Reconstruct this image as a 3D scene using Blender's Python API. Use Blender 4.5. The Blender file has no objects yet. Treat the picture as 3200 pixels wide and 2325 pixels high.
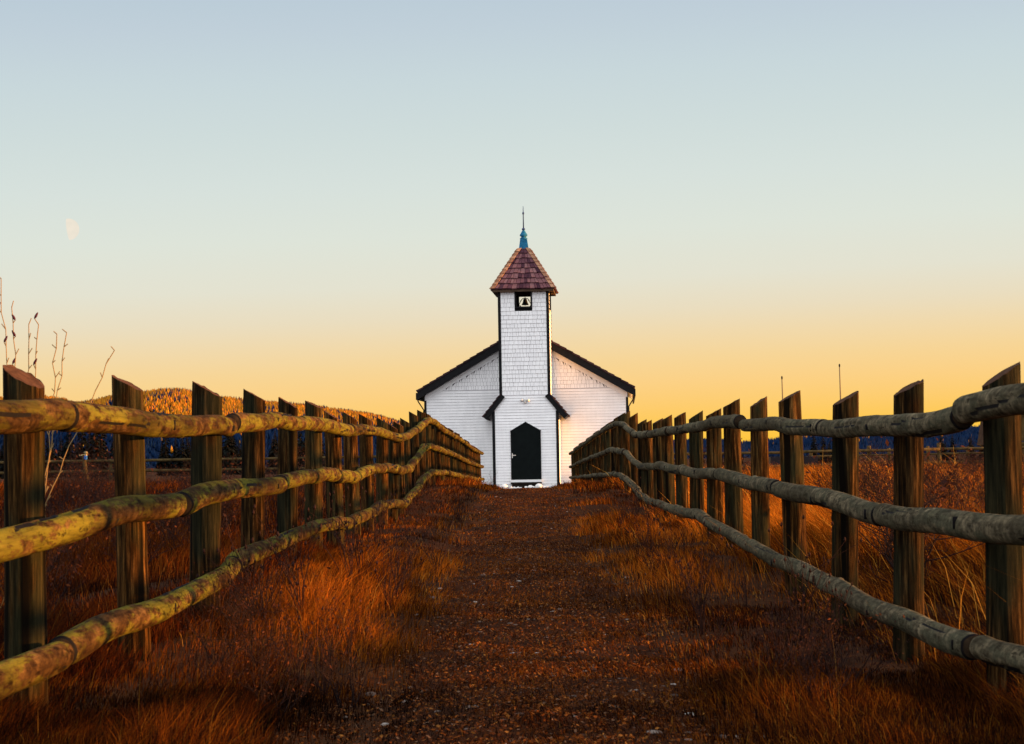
import bpy, math, random
import numpy as np
from mathutils import Vector, Matrix

random.seed(11)
RNG = np.random.default_rng(11)
scene = bpy.context.scene
COL = scene.collection
PI = math.pi
rad = math.radians

# ------------------------------------------------------------------ noise
def _h(ix, iy, s):
    n = (ix.astype(np.int64) * 374761393 + iy.astype(np.int64) * 668265263 + s * 974634777) & 0xFFFFFFFF
    n = ((n ^ (n >> 13)) * 1274126177) & 0xFFFFFFFF
    n = (n ^ (n >> 16)) & 0xFFFFFFFF
    return n / 4294967295.0

def vnoise(x, y, s=0):
    x = np.asarray(x, float); y = np.asarray(y, float)
    ix = np.floor(x); iy = np.floor(y)
    fx = x - ix; fy = y - iy
    fx = fx * fx * (3 - 2 * fx); fy = fy * fy * (3 - 2 * fy)
    a = _h(ix, iy, s); b = _h(ix + 1, iy, s); c = _h(ix, iy + 1, s); d = _h(ix + 1, iy + 1, s)
    return (a + (b - a) * fx) * (1 - fy) + (c + (d - c) * fx) * fy

def fbm(x, y, s=0, o=3):
    t = 0; a = .5; n = 0
    for k in range(o):
        t = t + a * vnoise(np.asarray(x) * 2 ** k, np.asarray(y) * 2 ** k, s + k * 17); n += a; a *= .5
    return t / n

def sstep(a, b, x):
    t = np.clip((np.asarray(x, float) - a) / (b - a), 0, 1)
    return t * t * (3 - 2 * t)

# ------------------------------------------------------------------ objects
def tag(o, label=None, cat=None, group=None, kind=None):
    if label: o['label'] = label
    if cat: o['category'] = cat
    if group: o['group'] = group
    if kind: o['kind'] = kind
    return o

def empty(name, loc, rz=0):
    o = bpy.data.objects.new(name, None); COL.objects.link(o)
    o.location = loc; o.rotation_euler = (0, 0, rz)
    o.empty_display_size = .2
    return o

def copy_tree(o, parent=None):
    c = o.copy(); COL.objects.link(c)
    if parent is not None: c.parent = parent
    for ch in list(o.children): copy_tree(ch, c)
    return c

class MB:
    def __init__(self):
        self.v = []; self.f = []; self.m = []; self.r = []; self.T = None
    def add(self, verts, faces, mat=0, rnd=None):
        b = len(self.v)
        if self.T is not None: verts = [tuple(self.T @ Vector(p)) for p in verts]
        self.v += [tuple(p) for p in verts]
        if rnd is None: rnd = random.random()
        for q in faces:
            self.f.append([b + i for i in q]); self.m.append(mat); self.r.append(rnd)
    def box(self, x0, x1, y0, y1, z0, z1, mat=0, rnd=None):
        v = [(x, y, z) for z in (z0, z1) for y in (y0, y1) for x in (x0, x1)]
        self.add(v, [(0, 2, 3, 1), (4, 5, 7, 6), (0, 1, 5, 4), (2, 6, 7, 3), (0, 4, 6, 2), (1, 3, 7, 5)], mat, rnd)
    def prism(self, poly, y0, y1, mat=0, rnd=None):
        # polygon in x,z (counter-clockwise seen from -y) pushed from y0 to y1
        n = len(poly)
        v = [(x, y0, z) for x, z in poly] + [(x, y1, z) for x, z in poly]
        f = [tuple(range(n)), tuple(reversed(range(n, 2 * n)))]
        f += [(i, i + n, (i + 1) % n + n, (i + 1) % n) for i in range(n)]
        self.add(v, f, mat, rnd)
    def hexa(self, a, b, mat=0, rnd=None):
        # two quads, joined
        self.add(list(a) + list(b), [(3, 2, 1, 0), (4, 5, 6, 7)] + [(i, (i + 1) % 4, (i + 1) % 4 + 4, i + 4) for i in range(4)], mat, rnd)
    def tube(self, pts, rads, n=8, mat=0, caps=True, rnd=None, jag=0.0):
        pts = [Vector(p) for p in pts]
        if not hasattr(rads, '__len__'): rads = [rads] * len(pts)
        t0 = (pts[1] - pts[0]).normalized()
        up = Vector((0, 0, 1)) if abs(t0.z) < .9 else Vector((1, 0, 0))
        side = t0.cross(up).normalized()
        vs = []; fs = []
        for i, p in enumerate(pts):
            t = (pts[min(i + 1, len(pts) - 1)] - pts[max(i - 1, 0)]).normalized()
            side = (side - t * side.dot(t)).normalized(); u = side.cross(t)
            for k in range(n):
                a = 2 * PI * k / n
                rr = rads[i] * (1 + (random.uniform(-jag, jag) if jag else 0))
                vs.append(p + side * math.cos(a) * rr + u * math.sin(a) * rr)
        for i in range(len(pts) - 1):
            for k in range(n):
                k2 = (k + 1) % n
                fs.append((i * n + k, i * n + k2, (i + 1) * n + k2, (i + 1) * n + k))
        if caps and n > 2:
            fs.append(tuple(reversed(range(n)))); b = (len(pts) - 1) * n
            fs.append(tuple(range(b, b + n)))
        self.add(vs, fs, mat, rnd)
    def lathe(self, prof, n=16, mat=0, c=(0, 0), rnd=None, rot=0):
        vs = []; fs = []
        for r, z in prof:
            for k in range(n):
                a = 2 * PI * k / n + rot
                vs.append((c[0] + r * math.cos(a), c[1] + r * math.sin(a), z))
        for i in range(len(prof) - 1):
            for k in range(n):
                k2 = (k + 1) % n
                fs.append((i * n + k, i * n + k2, (i + 1) * n + k2, (i + 1) * n + k))
        fs.append(tuple(reversed(range(n)))); b = (len(prof) - 1) * n; fs.append(tuple(range(b, b + n)))
        self.add(vs, fs, mat, rnd)
    def build(self, name, mats, parent=None, smooth=False):
        me = bpy.data.meshes.new(name)
        me.from_pydata(self.v, [], self.f)
        if not isinstance(mats, (list, tuple)): mats = [mats]
        for m in mats: me.materials.append(m)
        me.polygons.foreach_set('material_index', self.m)
        if smooth: me.polygons.foreach_set('use_smooth', [True] * len(self.f))
        at = me.attributes.new('rnd', 'FLOAT', 'FACE'); at.data.foreach_set('value', self.r)
        me.update()
        o = bpy.data.objects.new(name, me); COL.objects.link(o)
        if parent is not None: o.parent = parent
        return o

def np_mesh(name, verts, tris, mats, quads=None, col=None, smooth=False, midx=None):
    me = bpy.data.meshes.new(name)
    verts = np.asarray(verts, np.float32)
    nt = 0 if tris is None else len(tris); nq = 0 if quads is None else len(quads)
    loops = []
    if nq: loops.append(np.asarray(quads, np.int32).ravel())
    if nt: loops.append(np.asarray(tris, np.int32).ravel())
    loops = np.concatenate(loops)
    me.vertices.add(len(verts)); me.vertices.foreach_set('co', verts.ravel())
    me.loops.add(len(loops)); me.loops.foreach_set('vertex_index', loops)
    me.polygons.add(nq + nt)
    st = np.concatenate([np.arange(nq) * 4, nq * 4 + np.arange(nt) * 3]).astype(np.int32)
    me.polygons.foreach_set('loop_start', st)
    if smooth: me.polygons.foreach_set('use_smooth', np.ones(nq + nt, bool))
    for m in (mats if isinstance(mats, (list, tuple)) else [mats]): me.materials.append(m)
    if midx is not None: me.polygons.foreach_set('material_index', np.asarray(midx, np.int32))
    if col is not None:
        a = me.color_attributes.new('Col', 'FLOAT_COLOR', 'POINT')
        c = np.ones((len(verts), 4), np.float32); c[:, :3] = col
        a.data.foreach_set('color', c.ravel())
    me.update(calc_edges=True); me.validate()
    o = bpy.data.objects.new(name, me); COL.objects.link(o)
    return o

# ------------------------------------------------------------------ materials
class NT:
    def __init__(self, name):
        self.mat = bpy.data.materials.new(name); self.mat.use_nodes = True
        self.t = self.mat.node_tree; self.n = self.t.nodes; self.l = self.t.links
        self.bsdf = self.n['Principled BSDF']
        self.bsdf.inputs['Specular IOR Level'].default_value = .02
    def node(self, typ, **kw):
        x = self.n.new(typ)
        for k, v in kw.items():
            if k in x.inputs: x.inputs[k].default_value = v
            else: setattr(x, k, v)
        return x
    def link(self, a, b): self.l.new(a, b)
    def coord(self, scale=(1, 1, 1), which='Object', rndoff=True):
        tc = self.node('ShaderNodeTexCoord'); mp = self.node('ShaderNodeMapping')
        mp.inputs['Scale'].default_value = scale
        self.link(tc.outputs[which], mp.inputs['Vector'])
        if rndoff:
            oi = self.node('ShaderNodeObjectInfo'); mu = self.node('ShaderNodeMath', operation='MULTIPLY'); mu.inputs[1].default_value = 57.0
            cb = self.node('ShaderNodeCombineXYZ')
            self.link(oi.outputs['Random'], mu.inputs[0])
            for k in ('X', 'Y', 'Z'): self.link(mu.outputs[0], cb.inputs[k])
            self.link(cb.outputs[0], mp.inputs['Location'])
        return mp.outputs[0]
    def noise(self, vec, scale, detail=4, rough=.6):
        x = self.node('ShaderNodeTexNoise'); x.inputs['Scale'].default_value = scale
        x.inputs['Detail'].default_value = detail; x.inputs['Roughness'].default_value = rough
        self.link(vec, x.inputs['Vector']); return x.outputs['Fac']
    def ramp(self, fac, stops, interp='LINEAR'):
        x = self.node('ShaderNodeValToRGB'); cr = x.color_ramp; cr.interpolation = interp
        while len(cr.elements) < len(stops): cr.elements.new(.5)
        for e, (p, c) in zip(cr.elements, stops):
            e.position = p; e.color = (*c, 1) if len(c) == 3 else c
        self.link(fac, x.inputs[0]); return x.outputs[0]
    def mix(self, fac, a, b, blend='MIX'):
        x = self.node('ShaderNodeMix', data_type='RGBA', blend_type=blend)
        for s, val in ((x.inputs[0], fac), (x.inputs[6], a), (x.inputs[7], b)):
            if isinstance(val, (int, float)): s.default_value = val
            elif isinstance(val, tuple): s.default_value = (*val, 1)
            else: self.link(val, s)
        return x.outputs[2]
    def attr(self, name, out='Fac'):
        x = self.node('ShaderNodeAttribute'); x.attribute_name = name; return x.outputs[out]
    def bump(self, h, strength=.5, dist=.01):
        x = self.node('ShaderNodeBump'); x.inputs['Strength'].default_value = strength; x.inputs['Distance'].default_value = dist
        self.link(h, x.inputs['Height']); self.link(x.outputs[0], self.bsdf.inputs['Normal'])
    def base(self, c, rough=.8):
        if isinstance(c, tuple): self.bsdf.inputs['Base Color'].default_value = (*c, 1)
        else: self.link(c, self.bsdf.inputs['Base Color'])
        self.bsdf.inputs['Roughness'].default_value = rough
        return self.mat

def plain(name, c, rough=.7, var=.25, scale=8, spec=.04):
    m = NT(name); v = m.coord(); n = m.noise(v, scale)
    c2 = tuple(x * (1 - var) for x in c); c1 = tuple(min(1, x * (1 + var)) for x in c)
    m.bsdf.inputs['Specular IOR Level'].default_value = spec
    return m.base(m.ramp(n, [(.3, c2), (.7, c1)]), rough)

def mat_post():
    m = NT('weathered_post_wood')
    v = m.coord((1, 1, .05)); grain = m.noise(v, 62, 9, .75)
    v2 = m.coord((1, 1, .35)); blot = m.noise(v2, 6, 3)
    v3 = m.coord((1, 1, .03)); crack = m.noise(v3, 22, 2, .4)
    c = m.ramp(grain, [(.37, (.003, .002, .001)), (.48, (.015, .0075, .0025)), (.56, (.046, .024, .008)), (.66, (.155, .082, .026))])
    c = m.mix(m.ramp(blot, [(.46, (0, 0, 0)), (.58, (.85, .85, .85))]), c, m.ramp(grain, [(.38, (.006, .007, .004)), (.62, (.026, .027, .014))]))
    c = m.mix(m.ramp(crack, [(.60, (0, 0, 0)), (.66, (1, 1, 1))]), c, (.004, .003, .002))
    oi = m.node('ShaderNodeObjectInfo')
    c = m.mix(1.0, c, m.ramp(oi.outputs['Random'], [(0, (.6, .6, .62)), (.5, (.9, .85, .75)), (1, (1.3, 1.1, .85))]), 'MULTIPLY')
    m.bump(grain, .6, .01)
    return m.base(c, .9)

def mat_rail(name, lo, mid, hi, lichen, amt, aniso):
    m = NT(name)
    v = m.coord((1.0, aniso, 1.0)); rings = m.noise(v, 20, 8, .72)
    v2 = m.coord((1, .22, 1)); blot = m.noise(v2, 13, 7, .72)
    v3 = m.coord((1, .05, 1)); long_ = m.noise(v3, 75, 6, .7)
    v5 = m.coord((1, .32, 1)); pat = m.noise(v5, 30, 7, .75)
    v6 = m.coord((1, .12, 1)); big = m.noise(v6, 5, 4, .6)
    c = m.ramp(rings, [(.36, lo), (.5, mid), (.64, hi)])
    c = m.mix(m.ramp(blot, [(.47, (0, 0, 0)), (.54, (amt, amt, amt))]), c, lichen)
    c = m.mix(m.ramp(big, [(.46, (0, 0, 0)), (.60, (.75, .75, .75))]), c, m.ramp(rings, [(.38, lo), (.62, tuple((a + b) * .5 for a, b in zip(lo, mid)))]))
    c = m.mix(m.ramp(pat, [(.37, (.9, .9, .9)), (.47, (0, 0, 0))]), c, tuple(x * .6 for x in lo))
    c = m.mix(.6, c, m.ramp(long_, [(.36, (.35, .35, .35)), (.5, (.9, .9, .9)), (.66, (1.25, 1.25, 1.25))]), 'MULTIPLY')
    m.bump(pat, .7, .010)
    return m.base(c, .9)

def mat_attr_ramp(name, stops, scale=(30, 30, 4), rough=.85, grain=.5):
    m = NT(name); v = m.coord(scale); n = m.noise(v, 1.0, 4)
    c = m.ramp(m.attr('rnd'), stops)
    c = m.mix(grain, c, m.ramp(n, [(.3, (.45, .45, .45)), (.7, (1.25, 1.25, 1.25))]), 'MULTIPLY')
    return m.base(c, rough)

def mat_vcol(name, transl=.35, rough=.9):
    m = NT(name); a = m.attr('Col', 'Color')
    m.base(a, rough)
    m.bsdf.inputs['Specular IOR Level'].default_value = .05
    if transl:
        tr = m.node('ShaderNodeBsdfTranslucent'); mx = m.node('ShaderNodeMixShader'); mx.inputs[0].default_value = transl
        m.link(a, tr.inputs['Color']); m.link(m.bsdf.outputs[0], mx.inputs[1]); m.link(tr.outputs[0], mx.inputs[2])
        m.link(mx.outputs[0], m.n['Material Output'].inputs['Surface'])
    return m.mat

def mat_ground():
    m = NT('autumn_ground'); v = m.coord(rndoff=False)
    n1 = m.noise(v, 3.5, 6, .7); n2 = m.noise(v, .35, 4); n3 = m.noise(v, 30, 4, .7)
    c = m.ramp(n1, [(.3, (.020, .009, .004)), (.55, (.060, .022, .007)), (.75, (.12, .042, .010))])
    c = m.mix(m.ramp(n2, [(.4, (0, 0, 0)), (.65, (.7, .7, .7))]), c, (.035, .014, .007))
    c = m.mix(m.ramp(n3, [(.35, (.6, .6, .6)), (.6, (0, 0, 0))]), c, (.010, .005, .003))
    m.bump(n3, .7, .03)
    return m.base(c, .95)

def mat_path():
    m = NT('trodden_earth'); v = m.coord((1, 1, 1), rndoff=False)
    n1 = m.noise(v, 5, 6, .75); n2 = m.noise(v, .8, 4); n3 = m.noise(v, 38, 5, .7); n4 = m.noise(v, 14, 3)
    c = m.ramp(n1, [(.3, (.018, .007, .003)), (.55, (.056, .018, .006)), (.75, (.11, .035, .009))])
    c = m.mix(m.ramp(n2, [(.45, (0, 0, 0)), (.7, (.5, .5, .5))]), c, (.040, .018, .009))
    c = m.mix(m.ramp(n3, [(.36, (.8, .8, .8)), (.55, (0, 0, 0))]), c, (.006, .003, .002))
    c = m.mix(m.ramp(n4, [(.68, (0, 0, 0)), (.74, (.6, .6, .6))]), c, (.085, .042, .022))
    m.bump(n3, .9, .035)
    return m.base(c, .95)

def mat_white():
    m = NT('white_paint'); v = m.coord((1, 1, 1), rndoff=False); n = m.noise(v, 3, 5)
    v2 = m.coord((12, 12, 1.0), rndoff=False); st = m.noise(v2, 1.2, 4)
    c = m.ramp(n, [(.3, (.75, .75, .755)), (.7, (.83, .83, .83))])
    c = m.mix(.2, c, m.ramp(st, [(.35, (.78, .78, .78)), (.6, (1, 1, 1))]), 'MULTIPLY')
    c = m.mix(.18, c, m.ramp(m.attr('rnd'), [(0, (.72, .72, .74)), (1, (1, 1, 1))]), 'MULTIPLY')
    return m.base(c, .6)

M = {}
M['white'] = mat_white()
M['black'] = plain('black_trim_paint', (.010, .010, .011), .55, .3, 12)
M['shake'] = mat_attr_ramp('cedar_shakes', [(0, (.040, .017, .026)), (.35, (.095, .040, .050)), (.7, (.145, .062, .068)), (1, (.20, .10, .10))], (14, 14, 5))
M['darkshake'] = mat_attr_ramp('dark_roof_shakes', [(0, (.018, .010, .012)), (1, (.055, .030, .032))], (14, 14, 5))
M['hipcap'] = mat_attr_ramp('cedar_ridge_caps', [(0, (.20, .10, .06)), (1, (.36, .20, .12))], (14, 14, 5))
M['copper'] = plain('verdigris_copper', (.014, .105, .20), .5, .5, 14)
M['copperdark'] = plain('dark_patina_copper', (.03, .05, .12), .45, .3, 20)
M['iron'] = plain('dark_iron', (.010, .010, .012), .5, .3, 20)
M['metal'] = plain('pale_metal', (.55, .53, .50), .35, .1, 20, .5)
M['stone'] = plain('whitewashed_stone', (.72, .70, .67), .9, .15, 18)
M['post'] = mat_post()
M['postcut'] = plain('sawn_post_end', (.055, .026, .014), .9, .5, 40)
M['rail_l'] = mat_rail('lichened_rail_wood', (.014, .007, .003), (.050, .026, .009), (.115, .066, .024), (.108, .100, .012), .85, .45)
M['rail_r'] = mat_rail('grey_rail_wood', (.036, .028, .016), (.090, .073, .043), (.21, .165, .098), (.046, .048, .028), .6, .75)
M['endgrain'] = plain('rail_end_grain', (.022, .014, .008), .9, .4, 40)
M['farwood'] = plain('weathered_pole_wood', (.060, .040, .015), .9, .5, 5)
M['notch'] = plain('dark_bolt_notch', (.006, .005, .005), .8, .3, 30)
M['grass'] = mat_vcol('dry_grass', .35)
M['leaf'] = mat_vcol('dead_leaf', .25)
M['twig'] = mat_vcol('dry_twig', 0)
M['forest'] = mat_vcol('hill_forest', 0)
M['needle'] = mat_vcol('fir_needles', 0)
M['bark'] = plain('fir_bark', (.02, .013, .009), .9, .3, 10)
M['ground'] = mat_ground()
M['path'] = mat_path()
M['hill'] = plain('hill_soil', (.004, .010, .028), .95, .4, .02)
M['gravel'] = mat_attr_ramp('path_stones', [(0, (.05, .032, .024)), (.6, (.11, .08, .065)), (.85, (.16, .13, .11)), (1, (.40, .37, .33))], (30, 30, 30))

# ------------------------------------------------------------------ fence data (y, height relative to the eye)
LT = [(3.0, .118), (5.49, .123), (6.3, .131), (7.66, .136), (9.85, .157), (11.34, .197), (12.97, .213), (14.56, .227), (16.6, .205), (19.78, .222), (21.58, .202), (22.97, .184), (25.05, .247), (27.09, .348), (28.83, .456), (30.48, .494), (32.47, .469), (35.3, .408), (38.69, .36), (42.8, .331), (47.86, .242), (54.27, .13), (59.8, .063), (66.5, 0.0)]
LM = [(3.0, -.222), (5.48, -.216), (6.35, -.196), (7.38, -.171), (8.23, -.181), (8.8, -.157), (9.6, -.153), (10.57, -.150), (12.35, -.153), (13.33, -.138), (14.19, -.121), (14.85, -.143), (16.54, -.17), (17.64, -.137), (19.71, -.117), (23.21, -.167), (24.94, -.154), (26.75, -.017), (28.45, .098), (30.35, .11), (32.33, .094), (35.16, .055), (40.46, -.02), (47.63, -.162), (54.02, -.257), (59.51, -.351), (66.5, -.42)]
LB = [(3.0, -.566), (5.47, -.564), (7.22, -.558), (8.61, -.558), (9.57, -.545), (10.02, -.492), (10.92, -.49), (12.99, -.466), (13.96, -.46), (16.14, -.512), (17.72, -.506), (19.57, -.481), (21.34, -.494), (23.54, -.558), (26.3, -.427), (28.71, -.3), (30.65, -.262), (36.0, -.312), (41.59, -.427), (48.13, -.54), (59.23, -.734), (66.5, -.82)]
RT = [(3.0, .15), (5.8, .115), (6.55, .098), (7.27, .08), (8.82, .085), (9.79, .09), (11.87, .143), (13.53, .164), (15.42, .19), (17.94, .178), (20.14, .194), (24.65, .19), (26.37, .216), (27.96, .303), (29.61, .387), (31.66, .423), (34.23, .399), (36.18, .384), (39.82, .339), (43.99, .272), (49.5, .191), (56.08, .097), (60.38, .015), (66.5, -.05)]
RM = [(3.0, -.235), (5.84, -.24), (6.55, -.255), (8.0, -.267), (9.56, -.244), (11.73, -.22), (13.61, -.207), (15.5, -.166), (17.59, -.192), (20.9, -.165), (23.42, -.177), (25.37, -.189), (26.62, -.146), (28.1, -.055), (29.64, -.005), (31.84, .01), (34.59, .021), (37.45, -.032), (43.32, -.109), (51.79, -.238), (60.71, -.393), (66.5, -.48)]
RB = [(3.0, -.61), (5.88, -.614), (6.26, -.628), (7.93, -.645), (9.16, -.63), (10.69, -.628), (12.39, -.625), (14.26, -.577), (16.81, -.534), (18.88, -.568), (20.95, -.556), (23.91, -.579), (25.5, -.539), (27.3, -.463), (29.39, -.388), (31.84, -.349), (36.37, -.411), (45.08, -.523), (56.18, -.683), (66.5, -.82)]
def prof(P):
    a = np.array(P)
    ys = np.linspace(a[0, 0], a[-1, 0], 1500); zs = np.interp(ys, a[:, 0], a[:, 1])
    k = np.hanning(9); k /= k.sum()
    zs = np.convolve(np.pad(zs, 4, 'edge'), k, 'valid')
    return lambda y: np.interp(y, ys, zs)
PF = {k: prof(v) for k, v in dict(LT=LT, LM=LM, LB=LB, RT=RT, RM=RM, RB=RB).items()}

# ------------------------------------------------------------------ terrain height
_cy = np.array([-50, 4, 6, 12, 18, 24, 27.5, 30, 32, 36, 42, 50, 60, 68, 75, 90])
_cz = np.array([-.86, -.85, -.84, -.83, -.82, -.79, -.68, -.60, -.58, -.66, -.86, -1.05, -1.16, -1.215, -1.22, -1.2])
_ys = np.linspace(0, 75, 400)
_k = np.hanning(41); _k /= _k.sum()
_sl = np.convolve(np.pad(PF['LB'](_ys) - .21, 20, 'edge'), _k, 'valid')
_sr = np.convolve(np.pad(PF['RB'](_ys) - .20, 20, 'edge'), _k, 'valid')
def gz(x, y):
    x = np.asarray(x, float); y = np.asarray(y, float)
    c = np.interp(y, _cy, _cz)
    s = np.where(x < 0, np.interp(y, _ys, _sl), np.interp(y, _ys, _sr))
    s = np.where(y > 64, s + (np.interp(y, _cy, _cz) - s) * sstep(64, 70, y), s)
    ax = np.abs(x)
    z = c + (s - c) * sstep(.45, 1.25, ax)
    far = -.90 - .05 * sstep(10, 70, y) - 1.3 * sstep(85, 300, y) - 9 * sstep(300, 2500, y)
    far = far - .18 * sstep(66, 74, y) * (1 - sstep(8, 14, ax)) * (1 - sstep(90, 110, y))
    z = z + (far - z) * np.maximum(sstep(1.5, 4.0, ax), sstep(88, 110, y))
    near = 1 - sstep(90, 200, np.hypot(x, y))
    z = z + near * ((fbm(x * 1.1, y * 1.1, 3) - .5) * .09 + (fbm(x * 4, y * 4, 5, 2) - .5) * .03)
    return z
def gz1(x, y): return float(gz(np.array([x]), np.array([y]))[0])

def grid_axis(dense0, dense1, step, lo, hi, g=1.25):
    a = list(np.arange(dense0, dense1 + 1e-6, step))
    s = step; v = a[-1]
    while v < hi: s *= g; v += s; a.append(v)
    s = step; v = a[0]; b = []
    while v > lo: s *= g; v -= s; b.append(v)
    return np.array(b[::-1] + a)
gx = grid_axis(-7, 7, .14, -7000, 7000); gy = grid_axis(1, 80, .18, -4000, 9000)
XX, YY = np.meshgrid(gx, gy)
ZZ = gz(XX, YY)
nx, ny = len(gx), len(gy)
idx = np.arange(nx * ny).reshape(ny, nx)
q = np.stack([idx[:-1, :-1], idx[:-1, 1:], idx[1:, 1:], idx[1:, :-1]], -1).reshape(-1, 4)
tag(np_mesh('ground', np.stack([XX, YY, ZZ], -1).reshape(-1, 3), None, M['ground'], q, smooth=True), kind='structure')

# path: a strip of trodden earth with an uneven edge
py = np.arange(1, 68.5, .15); us = np.linspace(-1, 1, 17)
def path_half(y): return .52 + .10 * (fbm(y * .5, 0 * y, 71) - .5) + .16 * (fbm(y * 1.7, 0 * y, 75) - .5)
hw = path_half(py)
PX = us[None, :] * hw[:, None] + .05 * np.sin(py * .25)[:, None]; PY = np.repeat(py[:, None], 17, 1)
PZ = gz(PX, PY) + .010 - .012 * (np.abs(us)[None, :] > .99)
idx = np.arange(PX.size).reshape(PX.shape)
q = np.stack([idx[:-1, :-1], idx[:-1, 1:], idx[1:, 1:], idx[1:, :-1]], -1).reshape(-1, 4)
tag(np_mesh('path', np.stack([PX, PY, PZ], -1).reshape(-1, 3), None, M['path'], q, smooth=True), kind='structure')

# ------------------------------------------------------------------ log fences along the path
def log_rail(P, side, y0, y1, posts, rad0, mat, parent, seed):
    rnd = random.Random(seed)
    n = 26 if y0 < 16 else 16; step = .045 if y0 < 12 else .09 if y0 < 24 else .2
    ys = np.linspace(y0 + .045, y1 - .045, max(6, int((y1 - y0) / step)))
    ys = np.concatenate([[y0, y0 + .014], ys, [y1 - .014, y1]])
    ox, oz = rnd.uniform(-.006, .006), rnd.uniform(-.007, .007)
    mb = MB(); vs = []; fs = []
    th = np.arange(n) * 2 * PI / n
    m = len(ys); t = (ys - y0) / (y1 - y0)
    R = rad0 * (1 + rnd.choice((-1, 1)) * .08 * (t - .5)) * (1 + .07 * (fbm(ys * 2.3, ys * 0, seed) - .5))
    R[0] *= .84; R[1] *= .97; R[-1] *= .84; R[-2] *= .97
    TH, YS = np.meshgrid(th, ys)
    bump = .10 * (vnoise(np.cos(TH) * 1.6 + 7 + YS * 1.6, np.sin(TH) * 1.6 + seed, 4) - .5) + .07 * (fbm(np.cos(TH) * 4 + 31 + YS * 9, np.sin(TH) * 4 + seed + YS * 3, 14, 2) - .5)
    dark = np.zeros((m, n), bool); dark[0] = dark[-2] = True
    for _ in range(rnd.randint(3, 6)):                 # knots
        ky, kt = rnd.uniform(y0 + .1, y1 - .1), rnd.uniform(0, 2 * PI); kr = rnd.uniform(.02, .045)
        da = np.abs((TH - kt + PI) % (2 * PI) - PI) * rad0
        dd = (da / kr) ** 2 + ((YS - ky) / kr) ** 2
        bump += rnd.uniform(.08, .24) * np.exp(-dd); dark |= dd < .10
    for _ in range(rnd.randint(2, 4)):                 # drying checks along the grain
        ca = rnd.uniform(0, 2 * PI); c0 = rnd.uniform(y0 + .1, y1 - .8); c1 = c0 + rnd.uniform(.3, 1.1)
        for i in range(m):
            if c0 < ys[i] < c1:
                kk = int((ca + .25 * math.sin(ys[i] * 3 + seed) + .5 * (ys[i] - c0)) / (2 * PI) * n) % n
                bump[i, kk] -= .16; dark[i, kk] = vnoise(ys[i] * 9, seed) > .3
    for i, y in enumerate(ys):
        cx = side * 1.39 + ox + .011 * (vnoise(y * .9, seed) - .5) * 2
        cz = float(P(y)) + oz + .010 * (vnoise(y * 1.3, seed + 9) - .5) * 2
        r = R[i] * (1 + bump[i])
        for k in range(n): vs.append((cx + r[k] * math.cos(th[k]), y, cz + r[k] * math.sin(th[k])))
    for i in range(m - 1):
        for k in range(n):
            k2 = (k + 1) % n
            mb.f.append([i * n + k, (i + 1) * n + k, (i + 1) * n + k2, i * n + k2]); mb.m.append(1 if dark[i, k] else 0); mb.r.append(.5)
    mb.v += vs
    for e in (list(range(n)), list(reversed(range((m - 1) * n, m * n)))): mb.f.append(e); mb.m.append(2); mb.r.append(.5)
    for p in posts:                                   # counterbored bolt and its dark notch
        if y0 + .05 < p < y1 - .05 and rnd.random() < .75:
            cx = side * 1.39 + ox + .011 * (vnoise(p * .9, seed) - .5) * 2 - side * rad0 * .93
            cz = float(P(p)) + oz + rnd.uniform(-.015, .012)
            x0, x1 = sorted((cx - side * .007, cx + side * .03))
            a_, b_ = rnd.uniform(.006, .014), rnd.uniform(.007, .02); p2 = p + rnd.uniform(-.03, .03)
            mb.add([(x, p2 + dy * a_, cz + dz * b_ + dy * .006) for x in (x0, x1) for dy, dz in ((-1, -.6), (.4, -1.2), (1.1, .1), (.2, 1), (-.8, .7))], [(0, 1, 2, 3, 4), (9, 8, 7, 6, 5)] + [(i_, i_ + 5, (i_ + 1) % 5 + 5, (i_ + 1) % 5) for i_ in range(5)], 1)
    o = mb.build('rail', [mat, M['notch'], M['endgrain']], parent, True)
    return o

def fence_post(x, y, ztop, side, seed, parent, r=.061):
    rnd = random.Random(seed); n = 26
    zb = gz1(x, y) - .12
    lx, ly = rnd.uniform(-.03, .03), rnd.uniform(-.03, .03)
    nz = 12; th = np.arange(n) * 2 * PI / n
    slope = rnd.uniform(.50, .62) * side; sly = rnd.uniform(-.04, .07) if y > 7 or side > 0 else .22
    mb = MB(); vs = []; fs = []
    ph = rnd.uniform(0, 6.28); crack = rnd.uniform(0, 6.28)
    prof_ = 1 + .045 * np.sin(2 * th + ph) + .03 * np.sin(3 * th + ph * 2)
    da = np.abs((th - crack + PI) % (2 * PI) - PI)
    prof_ = prof_ * (1 - .10 * np.exp(-(da / .18) ** 2))
    for i in range(nz + 1):
        t = i / nz
        for k in range(n):
            rr = r * prof_[k] * (1.03 - .06 * t) * (1 + .02 * math.sin(7 * t + seed))
            px, py_ = rr * math.cos(th[k]), rr * math.sin(th[k])
            zt = ztop + slope * px + sly * py_ + (rnd.uniform(-.004, .003) if i == nz else 0)
            vs.append((x + px + lx * t, y + py_ + ly * t, zb + (zt - zb) * t))
    for i in range(nz):
        for k in range(n):
            k2 = (k + 1) % n
            fs.append((i * n + k, i * n + k2, (i + 1) * n + k2, (i + 1) * n + k))
    mb.add(vs, fs, 0)
    mb.add(vs[nz * n:], [tuple(range(n))], 1)
    mb.add(vs[:n], [tuple(reversed(range(n)))], 0)
    o = mb.build('post', [M['post'], M['postcut']], parent, False)
    return o

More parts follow.
